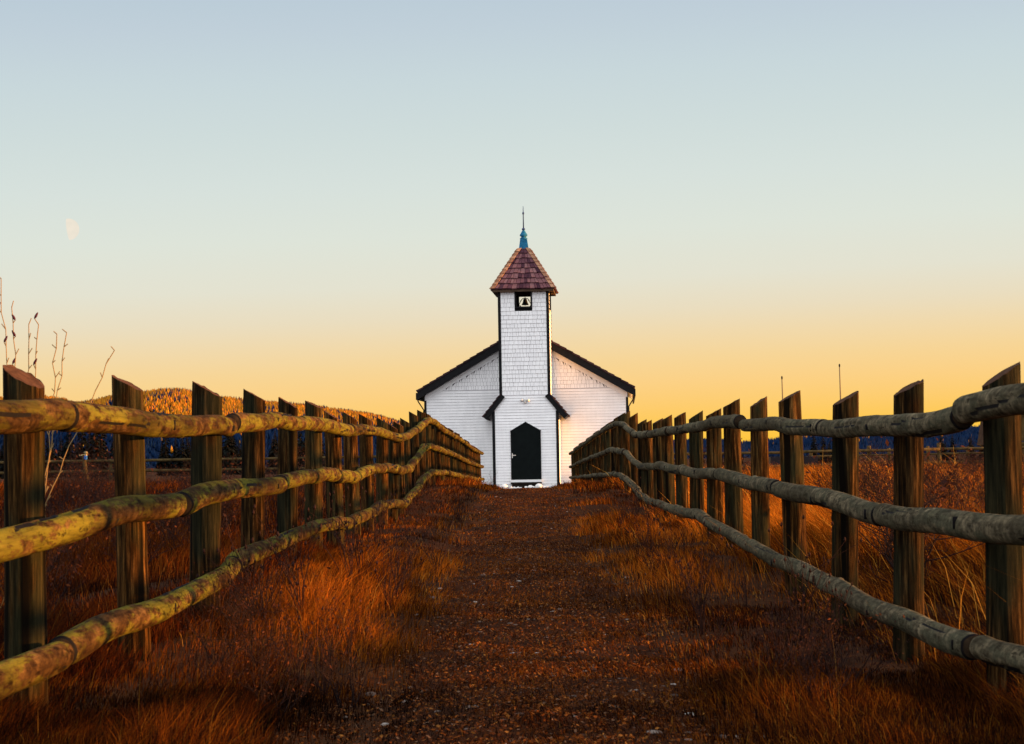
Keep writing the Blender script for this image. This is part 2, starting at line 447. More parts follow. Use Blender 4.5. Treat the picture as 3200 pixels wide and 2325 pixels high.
def path_fence(side, tops, start, spacing, count, mat, label, extra_rise):
    root = empty('log_fence', (side * 1.5, start, gz1(side * 1.5, start)))
    tag(root, label, 'fence')
    key = 'L' if side < 0 else 'R'
    posts = [start + spacing * i for i in range(-1, count)]
    obs = []
    for i, y in enumerate(posts):
        rise = extra_rise[i] if i < len(extra_rise) else .125 + .03 * random.random()
        if i == len(posts) - 1: rise = .02
        o = fence_post(side * (1.5 + random.uniform(-.008, .008)), y, float(PF[key + 'T'](y)) + rise, side, 100 + i + (50 if side > 0 else 0), None,
                       random.uniform(.060, .067))
        obs.append(o)
    sd = 1000 if side < 0 else 2000
    for j, nm in enumerate('TMB'):
        off = {('L', 'T'): 6.3, ('L', 'M'): 5.6 + 3.0, ('L', 'B'): 6.25, ('R', 'T'): 6.75, ('R', 'M'): 8.4, ('R', 'B'): 6.6}[(key, nm)]
        y = off - 3.4; first = True
        while y < posts[-1] - .1:
            ln = 3.36 + random.uniform(-.35, .3)
            y1 = min(y + ln, posts[-1] + .12)
            obs.append(log_rail(PF[key + nm], side, y + .008, y1 - .008, posts, random.uniform(.044, .050) if side < 0 else random.uniform(.040, .046), mat, None, sd)); sd += 1
            y = y1
    for o in obs:
        o.parent = root; o.matrix_parent_inverse = Matrix.Translation(-root.location)
    return root

path_fence(-1, None, 6.21, 1.676, 37, M['rail_l'], 'left log fence of slant cut posts with mossy yellow rails along the path',
           [.14, .125, .155, .165, .145, .125, .14, .11, .135, .14, .15])
path_fence(1, None, 6.56, 1.695, 36, M['rail_r'], 'right log fence of slant cut posts with grey barkless rails along the path',
           [.14, .125, .15, .14, .155, .14, .15, .115, .13, .145, .15])

# ------------------------------------------------------------------ the church
CH = empty('church', (0.0, 70.8, -1.20), -rad(2.7))
tag(CH, 'small white wooden church with a shingled bell tower and black trim', 'church')
HWT, DT = .85, 2.1                    # tower half width, depth
ZS, ZE = 3.17, 6.76                   # shingle line over the porch, tower eaves
BX0, BX1, BZ0, BZ1 = -.30, .30, 6.14, 6.74   # belfry opening with its frame

def shingles(mb, xl, xr, z0, z1, course, hole=None, T=None, wmin=.07, wmax=.19):
    mb.T = T
    nz = max(1, round((z1 - z0) / course)); h = (z1 - z0) / nz
    for i in range(nz):
        a, b = z0 + i * h, z0 + (i + 1) * h
        lo, hi = xl(a), xr(a)
        spans = [(lo, hi)]
        if hole and b > hole[2] + .01 and a < hole[3] - .01: spans = [(lo, hole[0]), (hole[1], hi)]
        for s0, s1 in spans:
            x = s0
            while x < s1 - .004:
                w = random.uniform(wmin, wmax)
                if s1 - (x + w) < wmin: w = s1 - x
                g = .0031
                xa, xb = x + g, x + w - g
                ta, tb = max(xa, xl(b)), min(xb, xr(b))
                ta = min(ta, xb); tb = max(tb, xa)
                if tb < ta: tb = ta = (ta + tb) / 2
                yo = -.020 + random.uniform(-.003, .003); yt = -.004
                dz = random.uniform(-.002, .002)
                mb.add([(xa, yo, a + dz), (xb, yo, a + dz), (tb, yt, b - .0038), (ta, yt, b - .0038), (xa, -.001, a + dz), (xb, -.001, a + dz), (tb, -.001, b - .0038), (ta, -.001, b - .0038)],
                       [(0, 1, 2, 3), (4, 5, 1, 0), (4, 0, 3, 7), (1, 5, 6, 2)])
                x += w
        for s0, s1 in spans:                               # dark backing: shadow lines between courses put into its colour
            mb.add([(s0, 0, a), (s1, 0, a), (max(min(s1, xr(b)), s0), 0, b), (min(max(s0, xl(b)), s1), 0, b)], [(0, 1, 2, 3)], 1, .1)
    mb.T = None

M['shadow_back'] = plain('shadow_line_backing', (.06, .055, .06), .9, .2, 5)  # dark sheet in the gaps, standing in for shadow under boards and shingles
def lap(mb, xl, xr, z0, z1, course, T=None, lip=.026):
    mb.T = T
    nz = max(1, round((z1 - z0) / course)); h = (z1 - z0) / nz
    for i in range(nz):
        a, b = z0 + i * h, z0 + (i + 1) * h
        la, ra, lb, rb = xl(a), xr(a), xl(b), xr(b)
        e = .004
        mb.add([(la, -lip, a), (ra, -lip, a), (rb, -e, b - .0048), (lb, -e, b - .0048), (la, 0, a), (ra, 0, a)], [(0, 1, 2, 3), (4, 5, 1, 0)])
        mb.add([(la, .001, a), (ra, .001, a), (rb, .001, b), (lb, .001, b)], [(0, 1, 2, 3)], 1)
    mb.T = None

def tf(loc, rz): return Matrix.Translation(Vector(loc)) @ Matrix.Rotation(rz, 4, 'Z')
k = lambda c: (lambda z: c)

# tower
tw = MB()
hole = (BX0, BX1, BZ0, BZ1)
shingles(tw, k(-HWT + .07), k(HWT - .07), ZS + .012, ZE, .146, hole, tf((0, 0, 0), 0))
shingles(tw, k(-HWT + .07), k(HWT - .07), ZS, ZE, .146, hole, tf((0, DT, 0), PI))
for sx in (-1, 1):
    shingles(tw, k(-DT / 2 + .07), k(DT / 2 - .07), 2.2, ZE, .146, hole, tf((sx * HWT, DT / 2, 0), sx * PI / 2))
tw.build('tower_wall', [M['white'], M['shadow_back']], CH)
b = MB()
for sx in (-1, 1):
    for y in (0, DT):
        x0, x1 = sorted((sx * (HWT - .07), sx * (HWT + .026)))
        ya, yb = (y - .03, y + .07) if y == 0 else (y - .07, y + .03)
        bb = MB(); bb.box(x0, x1, ya, yb, ZS - .02 if y == 0 else 2.2, ZE - .002); bb.build('corner_board', M['black'], CH)
# belfry frames, lining and bell
def frame(T, parent):
    f = MB(); f.T = T; t = .056
    f.box(BX0, BX0 + t, -.045, .12, BZ0, BZ1); f.box(BX1 - t, BX1, -.045, .12, BZ0, BZ1)
    f.box(BX0 + t, BX1 - t, -.042, .118, BZ0, BZ0 + t); f.box(BX0 + t, BX1 - t, -.042, .118, BZ1 - t, BZ1)
    return f.build('belfry_frame', M['black'], parent)
frame(tf((0, 0, 0), 0), CH); frame(tf((0, DT, 0), PI), CH)
for sx in (-1, 1): frame(tf((sx * HWT, DT / 2, 0), sx * PI / 2), CH)
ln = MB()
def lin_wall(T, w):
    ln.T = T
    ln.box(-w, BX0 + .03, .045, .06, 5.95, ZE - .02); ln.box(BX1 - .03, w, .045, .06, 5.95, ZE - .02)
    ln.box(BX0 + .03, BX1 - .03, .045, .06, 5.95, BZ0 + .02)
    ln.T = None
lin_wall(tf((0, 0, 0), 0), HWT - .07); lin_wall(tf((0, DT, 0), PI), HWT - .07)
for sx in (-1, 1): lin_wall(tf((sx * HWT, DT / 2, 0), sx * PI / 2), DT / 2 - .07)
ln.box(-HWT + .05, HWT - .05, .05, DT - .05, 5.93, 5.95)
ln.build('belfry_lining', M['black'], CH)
bell = MB()
cy = DT * .42; bz = 6.315
bell.lathe([(.122, bz - .01), (.125, bz + .005), (.108, bz + .035), (.086, bz + .08), (.072, bz + .13), (.066, bz + .17), (.05, bz + .20), (.018, bz + .215)], 20, 0, (.02, cy))
bell.lathe([(.012, bz - .03), (.02, bz - .015), (.006, bz), (.006, bz + .05)], 8, 0, (.02, cy))
bo = bell.build('bell', M['iron'], CH, True)
yk = MB()
arch = [(.02 + .13 * math.cos(a), cy, bz + .145 + .085 * math.sin(a)) for a in np.linspace(0, PI, 13)]
yk.tube(arch, .013, 8); yk.tube([(.02, cy, bz + .2), (.02, cy, bz + .40)], .012, 8)
yk.tube([(-.15, cy, bz + .135), (-.11, cy, bz + .14)], .018, 8); yk.tube([(.13, cy, bz + .14), (.175, cy, bz + .14)], .018, 8)
yk.tube([(.20, cy, bz + .14), (.245, cy, bz + .20)], .008, 6)
yk.build('yoke', M['iron'], bo, True)
cr = MB()
pts = [(x_ - .04, z_) for x_, z_ in [(-.085, .14), (-.115, .08), (-.145, .03), (-.14, -.02), (-.11, -.065), (-.05, -.085), (.055, -.088), (.16, -.085), (.22, -.065), (.25, -.02), (.255, .03), (.225, .08), (.195, .14)]]
cr.tube([(x, cy, bz + z) for x, z in pts], .011, 8)
cr.tube([(-.14, cy, bz - .02), (-.14, cy, bz - .14)], .014, 8); cr.tube([(.25, cy, bz - .02), (.25, cy, bz - .14)], .014, 8)
cr.box(-.19, .30, cy - .06, cy + .06, bz - .17, bz - .088)
cr.build('bell_cradle', M['iron'], bo)

# spire roof of cedar shakes
EZ, AZ = 6.78, 8.26
HX, HY, AH = 1.075, 1.27, .17
CYT = DT / 2
roof = MB()
def face_pt(i, u, t, lift=0):
    # i face 0 front 1 right 2 back 3 left ; u -1..1 ; t 0 eave 1 top
    hx = HX + (AH - HX) * t; hy = HY + (AH - HY) * t; z = EZ + (AZ - EZ) * t
    run = (HY if i in (0, 2) else HX) - AH; L = math.hypot(run, AZ - EZ)
    nz, no = run / L * lift, (AZ - EZ) / L * lift
    if i == 0: return (u * hx, CYT - hy - no, z + nz)
    if i == 2: return (-u * hx, CYT + hy + no, z + nz)
    if i == 1: return (hx + no, CYT + u * hy, z + nz)
    return (-hx - no, CYT - u * hy, z + nz)
NC = 8
for i in range(4):
    roof.add([face_pt(i, -1, 0), face_pt(i, 1, 0), face_pt(i, 1, 1), face_pt(i, -1, 1)], [(0, 1, 2, 3)], 0, .1)
    for c in range(NC):
        t0, t1 = c / NC, min(1, (c + 1.25) / NC)
        W = 2 * ((HX if i in (0, 2) else HY) * (1 - t0) + AH * t0)
        u = -1.0
        while u < .995:
            w = random.uniform(.09, .17) / W * 2
            if 1 - (u + w) < .06 / W * 2: w = 1 - u
            g = .007 / W * 2
            a, b_ = u + g, u + w - g
            l0 = .062 + random.uniform(-.006, .008); dt = random.uniform(-.012, .008)
            roof.hexa([face_pt(i, a, t0 + dt, .0), face_pt(i, b_, t0 + dt, .0), face_pt(i, b_, t1, .0), face_pt(i, a, t1, .0)],
                      [face_pt(i, a, t0 + dt, l0), face_pt(i, b_, t0 + dt, l0), face_pt(i, b_, t1, .012), face_pt(i, a, t1, .012)])
            u += w
rf = roof.build('tower_roof', M['shake'], CH)
for i in range(4):                                         # ridge caps down the four hips
    caps = MB()
    for c in range(11):
        t0, t1 = c / 11 - .005, min(1, (c + 1.2) / 11)
        for (fa, ua, ub) in ((i, 1, -.0), ((i + 1) % 4, -1, .0)):
            W0 = (HX if fa in (0, 2) else HY) * (1 - t0) + AH * t0; W1 = (HX if fa in (0, 2) else HY) * (1 - t1) + AH * t1
            d0, d1 = ua * (1 - .105 / W0), ua * (1 - min(.9, .105 / W1))
            q0 = [face_pt(fa, ua, t0, .030), face_pt(fa, d0, t0, .052), face_pt(fa, d1, t1, .030), face_pt(fa, ua, t1, .015)]
            q1 = [face_pt(fa, ua, t0, .085), face_pt(fa, d0, t0, .080), face_pt(fa, d1, t1, .050), face_pt(fa, ua, t1, .052)]
            if ua > 0: q0 = q0[::-1]; q1 = q1[::-1]
            caps.hexa(q0, q1)
    caps.build('ridge_cap', M['hipcap'], rf)
fa = MB()
fa.box(-HX + .03, HX - .03, CYT - HY + .03, CYT - HY + .055, EZ - .085, EZ - .004); fa.box(-HX + .03, HX - .03, CYT + HY - .055, CYT + HY - .03, EZ - .085, EZ - .004)
fa.box(-HX + .03, -HX + .055, CYT - HY + .055, CYT + HY - .055, EZ - .085, EZ - .004); fa.box(HX - .055, HX - .03, CYT - HY + .055, CYT + HY - .055, EZ - .085, EZ - .004)
fa.box(-HX + .055, HX - .055, CYT - HY + .055, CYT + HY - .055, EZ - .045, EZ - .02)
fa.build('eaves_board', plain('brown_stained_eaves', (.07, .045, .03), .8, .3, 10), rf)
fn = MB()
s2 = math.sqrt(2)
fn.lathe([(.175 * s2, AZ - .03), (.165 * s2, AZ), (.118 * s2, AZ + .33), (.11 * s2, AZ + .345)], 4, 0, (0, CYT), .3, PI / 4)
fn.lathe([(.128, AZ + .345), (.132, AZ + .375), (.115, AZ + .395), (.088, AZ + .40), (.088, AZ + .445), (.128, AZ + .452), (.134, AZ + .50), (.10, AZ + .55), (.06, AZ + .62), (.036, AZ + .66)], 16, 0, (0, CYT))
fn.lathe([(.03, AZ + .655), (.055, AZ + .675), (.06, AZ + .70), (.05, AZ + .725), (.022, AZ + .74)], 14, 1, (0, CYT))
fo = fn.build('finial', [M['copper'], M['copperdark']], CH)
rd = MB()
rd.tube([(0, CYT, AZ + .73), (0, CYT, AZ + 1.25), (0, CYT, AZ + 1.50)], [.022, .016, .008], 8)
rd.lathe([(.008, AZ + 1.19), (.03, AZ + 1.22), (.036, AZ + 1.25), (.03, AZ + 1.28), (.008, AZ + 1.31)], 12, 0, (0, CYT))
rd.build('lightning_rod', M['copperdark'], fo, True)

# porch under the tower: siding shaped like a shouldered gable
PB = 1.115
def pl(z): return -PB + .07 if z < 2.70 else -PB + .07 + (z - 2.70) / .32 * (PB - HWT)
def clampz(f, s): return (lambda z: s * min(PB - .07, PB - .07 - max(0, z - 2.70) / .32 * (PB - HWT)) if z < 3.02 else s * (HWT - .07))
pw = MB()
lap(pw, clampz(0, -1), clampz(0, 1), -.25, ZS, .0975)
for sx in (-1, 1):
    lap(pw, k(-DT / 2 + .0), k(DT / 2 - .0), -.25, 2.65, .0975, tf((sx * (PB - .005), DT / 2, 0), sx * PI / 2))
pw.build('porch_wall', [M['white'], M['shadow_back']], CH)
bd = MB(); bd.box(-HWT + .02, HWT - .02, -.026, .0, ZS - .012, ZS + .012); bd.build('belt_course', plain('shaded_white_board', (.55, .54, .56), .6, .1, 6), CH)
for sx in (-1, 1):
    cb = MB(); x0, x1 = sorted((sx * (PB - .075), sx * (PB + .022)))
    cb.box(x0, x1, -.032, .07, -.25, 2.62); cb.build('corner_board', M['black'], CH)
    # flared skirt roof beside the tower
    A, Bp = (HWT - .03, 3.20), (1.44, 2.44)                # upper and lower point of its top line (x, z)
    dx, dz = Bp[0] - A[0], Bp[1] - A[1]; L = math.hypot(dx, dz); ux, uz = dx / L, dz / L; nx_, nz_ = -uz, ux
    if nz_ < 0: nx_, nz_ = -nx_, -nz_
    def sp(s, n): return (sx * (A[0] + ux * s + nx_ * n), A[1] + uz * s + nz_ * n)
    def pr(mb, pts, y0, y1, mat=0, rnd=None):
        if sx < 0: pts = pts[::-1]
        mb.prism(pts[::-1], y0, y1, mat, rnd)
    sk = MB()
    for c in range(5):
        s0, s1 = c * L / 5, (c + 1) * L / 5 + .015
        y = -.11
        while y < DT - .22:
            w = random.uniform(.1, .2); w = min(w, DT - .2 - y)
            pr(sk, [sp(s0, .0), sp(s1, .0), sp(s1, .055), sp(s0, .022)], y, y + w - .004); y += w
    so = sk.build('porch_roof', M['darkshake'], CH)
    bg = MB()
    pr(bg, [sp(-.02, -.16), sp(L - .03, -.16), sp(L - .03, -.004), sp(-.02, -.004)], -.085, -.036)
    pr(bg, [sp(.02, -.04), sp(L - .04, -.04), sp(L - .04, -.006), sp(.02, -.006)], -.034, DT - .25)
    pr(bg, [sp(L - .03, -.16), sp(L, -.16), sp(L, -.004), sp(L - .03, -.004)], -.085, DT - .25)
    bg.build('bargeboard', M['black'], so)
    tr = MB()                                              # dark corner trim where tower meets skirt
    x0, x1 = sorted((sx * (HWT - .07), sx * (HWT + .02))); tr.box(x0, x1, -.034, .0, 2.98, ZS - .022); tr.build('corner_board', M['black'], CH)

# door, sill and step
dr = MB()
DW = .515
poly = [(-DW, .29), (DW, .29), (DW, 1.96), (0, 2.26), (-DW, 1.96)]
dr.prism(poly, -.035, .0)
do = dr.build('door', plain('near_black_door_paint', (.004, .006, .006), .6, .25, 6), CH)
ed = MB()
def strip(a, b_, w=.03):
    ax, az = a; bx, bz_ = b_; L = math.hypot(bx - ax, bz_ - az); nx2, nz2 = -(bz_ - az) / L * w, (bx - ax) / L * w
    ed.prism([(ax, az), (bx, bz_), (bx + nx2, bz_ + nz2), (ax + nx2, az + nz2)], -.05, -.002)
strip((-DW, 1.94), (-DW, .29)); strip((DW, .29), (DW, 1.94)); strip((DW + .02, 1.95), (0, 2.255)); strip((0, 2.255), (-DW - .02, 1.95))
ed.build('door_frame', M['black'], do)
hd = MB()
hd.box(-DW + .02, -DW + .06, -.048, -.0355, 1.03, 1.19); hd.tube([(-DW + .04, -.05, 1.12), (-DW + .04, -.085, 1.12)], .012, 8)
hd.tube([(-DW + .035, -.085, 1.12), (-DW + .17, -.085, 1.122)], .013, 8)
hd.build('handle', M['metal'], do)
si = MB(); si.box(-DW - .01, DW + .01, -.085, -.0, .205, .285); si.build('door_sill', M['white'], CH)
stp = MB(); stp.box(-DW - .01, DW + .01, -.30, -.09, .15, .20); stp.box(-DW + .03, DW - .07, -.26, -.022, -.2, .148); stp.build('doorstep', plain('dark_step_wood', (.018, .014, .012), .8, .3, 10), CH)
lm = MB(); lm.box(-.05, .05, -.055, -.018, 2.93, 3.02); lo = lm.build('porch_lamp', M['metal'], CH)
for sx in (-1, 1):
    l2 = MB(); l2.tube([(sx * .03, -.05, 2.985), (sx * .075, -.09, 2.99)], .012, 8)
    l2.tube([(sx * .07, -.075, 3.005), (sx * .105, -.13, 2.985), (sx * .12, -.16, 2.97)], [.022, .045, .05], 12); l2.build('lamp_head', M['metal'], lo, True)
l3 = MB(); l3.tube([(0, -.06, 2.95), (0, -.10, 2.90)], [.024, .03], 10); l3.build('motion_sensor', M['metal'], lo, True)

# nave
NW, NY, NL = 3.55, 1.9, 12.0
NXC = -.06
EA = 3.42; PITCH = math.tan(rad(30.1)); TH = .26
RZ = 3.43                                                # shingle / siding line
def roofz(x): return 5.62 - abs(x) * PITCH               # top line of roof at front
def under(x): return roofz(x) - .30                      # lower edge of bargeboard
TN = tf((NXC, NY, 0), 0)
nv = MB()
lap(nv, k(-NW + .05), k(NW - .05), -.30, 3.12, .1, TN)
def gl(z): return -min(NW - .05, max(.02, (5.62 - .49 - z) / PITCH))
lap(nv, gl, lambda z: -gl(z), 3.12, RZ - .012, .1, TN)
lap(nv, k(-NL / 2), k(NL / 2), -.30, 3.3, .1, tf((NXC + NW, NY + NL / 2, 0), PI / 2))
lap(nv, k(-NL / 2), k(NL / 2), -.30, 3.3, .1, tf((NXC - NW, NY + NL / 2, 0), -PI / 2))
nv.box(-NW + NXC, NW + NXC, NY + NL, NY + NL + .02, -.3, 3.3)
nv.prism([(-NW + NXC, 3.3), (NW + NXC, 3.3), (NXC, 5.3)], NY + NL, NY + NL + .02)
nv.build('nave_wall', [M['white'], M['shadow_back']], CH)
gs = MB()
shingles(gs, gl, lambda z: -gl(z), RZ + .012, 5.05, .132, None, TN, .06, .16)
gs.build('gable_shingles', [M['white'], M['shadow_back']], CH)
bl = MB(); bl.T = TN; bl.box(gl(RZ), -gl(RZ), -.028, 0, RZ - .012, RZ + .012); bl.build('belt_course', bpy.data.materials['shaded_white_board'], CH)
for sx in (-1, 1):
    cb = MB(); cb.T = TN; x0, x1 = sorted((sx * (NW - .055), sx * (NW + .026))); cb.box(x0, x1, -.03, .07, -.3, 3.31); cb.build('corner_board', M['black'], CH)
    fr = MB(); fr.T = TN
    def rp(x, d): return (sx * x, roofz(x) - d)
    def prn(mb, pts, y0, y1, mat=0, rnd=None):
        mb.prism(pts if sx > 0 else pts[::-1], y0, y1, mat, rnd)
    prn(fr, [rp(.0, .49), rp(NW - .0, .49), rp(NW - .0, .30), rp(.0, .30)], -.032, -.001)
    fr.build('frieze_board', M['white'], CH)
    rfm = MB(); rfm.T = TN
    XE = 3.80; SL = XE / math.cos(math.atan(PITCH)); NCo = 16
    ca, sa = math.cos(math.atan(PITCH)), math.sin(math.atan(PITCH))
    def rs(s, n): return (sx * (s * ca + sa * n), 5.62 - s * sa + ca * n)
    for c in range(NCo):
        s0, s1 = c * SL / NCo, (c + 1) * SL / NCo + .01
        y = -.36
        while y < NL + .3:
            w = random.uniform(.14, .3)
            prn(rfm, [rs(s1, -.03), rs(s1, .042), rs(s0, .016), rs(s0, -.03)][::-1], y, y + w - .005); y += w
    ro = rfm.build('nave_roof', M['darkshake'], CH)
    bg = MB(); bg.T = TN
    prn(bg, [rp(.0, .30), rp(XE - .02, .30), rp(XE - .02, .042), rp(.0, .042)], -.335, -.29)
    bg.build('bargeboard', M['black'], ro)
    sf = MB(); sf.T = TN
    prn(sf, [rp(.0, .115), rp(XE - .04, .115), rp(XE - .04, .06), rp(.0, .06)], -.288, NL + .28)
    sf.build('soffit', M['white'], ro)
    gt = MB(); gt.T = TN
    x0, x1 = sorted((sx * (XE - .02), sx * (XE + .035))); gt.box(x0, x1, -.33, NL, roofz(XE) - .30, roofz(XE) - .06)
    gt.build('gutter', M['black'], ro)
    dp = MB(); dp.T = TN
    dp.tube([(sx * (XE), -.05, roofz(XE) - .30), (sx * (XE - .02), -.05, roofz(XE) - .36), (sx * (NW + .04), -.05, roofz(XE) - .66), (sx * (NW + .035), -.05, roofz(XE) - 3.0)], .022, 8)
    dp.build('downspout', M['black'], ro)

# white stones along the foot of the porch
def stone(seed, r):
    rnd = random.Random(seed); mb = MB()
    n, m = 12, 7
    vs = []; fs = []
    for i in range(m + 1):
        a = PI * i / m
        for j in range(n):
            b_ = 2 * PI * j / n
            d = 1 + .22 * (vnoise(math.cos(b_) * 1.5 + seed, math.sin(b_) * 1.5 + math.cos(a) * 1.7, seed) - .5) * 2 * math.sin(a)
            vs.append((r * d * 1.15 * math.sin(a) * math.cos(b_), r * d * .9 * math.sin(a) * math.sin(b_), r * .8 * math.cos(a) * (1 + .1 * (d - 1)) + r * .45))
    for i in range(m):
        for j in range(n):
            j2 = (j + 1) % n; fs.append((i * n + j, (i + 1) * n + j, (i + 1) * n + j2, i * n + j2))
    mb.add(vs, fs); return mb.build('whitewashed_stone', M['stone'], None, True)
for i, (x, r, lb) in enumerate([(-.74, .125, 'large white stone left of the church doorstep'), (.43, .14, 'largest white stone right of the church doorstep'),
                                (-.50, .06, None), (-.40, .05, None), (-.27, .065, None), (-.17, .05, None), (.0, .06, None), (.15, .085, None), (.24, .06, None), (.62, .06, None), (.70, .05, None), (-.32, .045, None)]):
    o = stone(40 + i, r); yy = 70.25 - .04 * (i % 3)
    o.location = (x - .02, yy, gz1(x, yy) + .02); o.rotation_euler = (0, 0, random.uniform(0, 6))
    tag(o, lb or 'small white stone in the row before the church doorstep', 'stone', 'white stones edging the church doorstep')

# ------------------------------------------------------------------ far pole fences
def pole_fence(name, label, pts, posts_rise, rails, spacing, group=None, pr=.07, rr=.05, mat=None, tilt=0):
    root = empty(name, (pts[0][0], pts[0][1], gz1(*pts[0]))); tag(root, label, 'fence', group)
    inv = Matrix.Translation(-root.location)
    for (ax, ay), (bx, by) in zip(pts[:-1], pts[1:]):
        L = math.hypot(bx - ax, by - ay); n = max(1, round(L / spacing))
        for i in range(n + 1):
            t = i / n; x, y = ax + (bx - ax) * t, ay + (by - ay) * t
            z = gz1(x, y); mb = MB(); h = posts_rise + random.uniform(-.05, .05)
            a = random.uniform(-.02, .02)
            mb.tube([(x, y, z - .2), (x + a * .5, y, z + h * .5), (x + a, y, z + h - .02), (x + a, y, z + h)], [pr, pr * .97, pr * .93, pr * .7], 10, jag=.05)
            o = mb.build('post', mat or M['farwood'], root, True); o.matrix_parent_inverse = inv
        for rz0 in rails:
            i = 0
            while i < n:
                t0, t1 = i / n, min(n, i + 2) / n
                mb = MB(); P = []
                for s in np.linspace(t0, t1, 7):
                    x, y = ax + (bx - ax) * s, ay + (by - ay) * s
                    P.append((x, y - pr - rr * .8, gz1(x, y) * .15 - .95 * .85 + rz0 + .02 * (vnoise(x * .8, y + rz0) - .5)))
                mb.tube(P, [rr * random.uniform(.85, 1.1) for _ in P], 8)
                o = mb.build('rail', mat or M['farwood'], root, True); o.matrix_parent_inverse = inv
                i += 2
    return root
pole_fence('pole_fence', 'distant two rail pole fence across the field behind the left log fence', [(-24, 72), (-4.8, 72)], 1.02, [.93, .57], 4.8)
pole_fence('pole_fence', 'distant two rail pole fence with tall round posts across the right field', [(4.6, 72), (24.0, 72)], 1.05, [.83, .36], 2.47, pr=.075)
pole_fence('pole_fence', 'farther pole fence of short posts just behind the right field fence', [(11.5, 84), (30, 82)], .92, [.62, .30], 1.6, pr=.07, rr=.04)

# ------------------------------------------------------------------ small far things
def slender_pole(x, y, h, label):
    z = gz1(x, y); r = empty('slender_pole', (x, y, z)); tag(r, label, 'pole', 'thin poles beyond the right fence')
    mb = MB(); mb.tube([(0, 0, -.1), (0, 0, h * .6), (-.02, 0, h - .12)], [.04, .034, .024], 8); mb.build('shaft', plain('pale_pole_paint', (.14, .10, .055), .6, .1, 4), r, True)
    mb = MB(); mb.lathe([(.02, h - .14), (.036, h - .12), (.042, h - .05), (.03, h), (.01, h + .02)], 12, 0, (-.02, 0)); mb.build('cap', M['black'], r, True)
slender_pole(12.40, 100, 4.45, 'shorter thin pale pole with dark cap above the right fence posts')
slender_pole(15.18, 100, 4.95, 'taller thin pale pole with dark cap above the right fence posts')

# low trailer with a white plate, mostly hidden by fence rails
TRL = empty('flatbed_trailer', (9.6, 74.5, gz1(9.6, 74.5))); tag(TRL, 'low dark trailer with a white licence plate behind the right field fence', 'trailer')
dk = plain('dark_vehicle_paint', (.012, .012, .016), .4, .2, 4)
t_ = MB(); t_.box(-.85, .85, 0, 3.0, .42, .50); t_.box(-.85, .85, 0, .05, .50, .80); t_.box(-.85, -.80, .05, 2.95, .50, .80); t_.box(.80, .85, .05, 2.95, .50, .80); t_.box(-.85, .85, 2.95, 3.0, .50, .80); t_.build('bed', dk, TRL)
t_ = MB(); t_.box(-.80, .80, -.07, -.005, .20, .235); t_.build('bumper', M['metal'], TRL)
t_ = MB(); t_.box(-.02, .32, -.025, -.004, .25, .37); pl_ = t_.build('licence_plate', plain('plate_white', (.75, .75, .75), .4, .05, 5), TRL)
t_ = MB()
for i in range(6): t_.box(.04 + i * .04, .066 + i * .04, -.029, -.0255, .275, .335)
t_.build('plate_marks', plain('plate_red', (.35, .04, .03), .5, .1, 5), pl_)
for sx in (-1, 1):
    w = MB(); w.T = Matrix.Translation((sx * .98, 1.6, .30)) @ Matrix.Rotation(PI / 2, 4, 'Y')
    w.lathe([(.16, -.09), (.28, -.09), (.30, -.05), (.30, .05), (.28, .09), (.16, .09)], 20); wo = w.build('wheel', M['notch'], TRL, True)
    w = MB(); w.T = Matrix.Translation((sx * .98, 1.6, .30)) @ Matrix.Rotation(PI / 2, 4, 'Y'); w.lathe([(.05, -.095), (.155, -.06), (.155, .06), (.05, .095)], 16); w.build('rim', M['metal'], wo, True)
t_ = MB(); t_.tube([(-.5, 3.0, .45), (0, 4.2, .45)], .03, 6); t_.tube([(.5, 3.0, .45), (0, 4.2, .45)], .03, 6); t_.build('tow_bar', M['iron'], TRL)

# leaning post with pale knob
LP = empty('marker_post', (-12.75, 60, gz1(-12.75, 60))); tag(LP, 'leaning grey post topped by a pale knob and crossbar in the left field', 'post')
t_ = MB(); t_.tube([(.12, 0, -.1), (.02, 0, .6), (-.04, 0, 1.12)], [.07, .065, .06], 9, jag=.06); t_.build('shaft', M['farwood'], LP, True)
t_ = MB(); t_.box(-.16, .06, -.05, .02, 1.10, 1.13); t_.build('crossbar', plain('pale_board', (.5, .4, .2), .7, .2, 8), LP)
t_ = MB(); t_.lathe([(.02, 1.13), (.055, 1.15), (.06, 1.18), (.04, 1.215), (.01, 1.22)], 12, 0, (.03, -.02)); t_.build('knob', plain('cream_knob', (.16, .13, .07), .5, .1, 8), LP, True)
t_ = MB(); t_.lathe([(.045, .98), (.05, 1.0), (.05, 1.08), (.045, 1.098)], 12, 0, (.03, -.05)); t_.build('blue_tin', plain('blue_tin_paint', (.02, .10, .35), .5, .1, 8), LP, True)

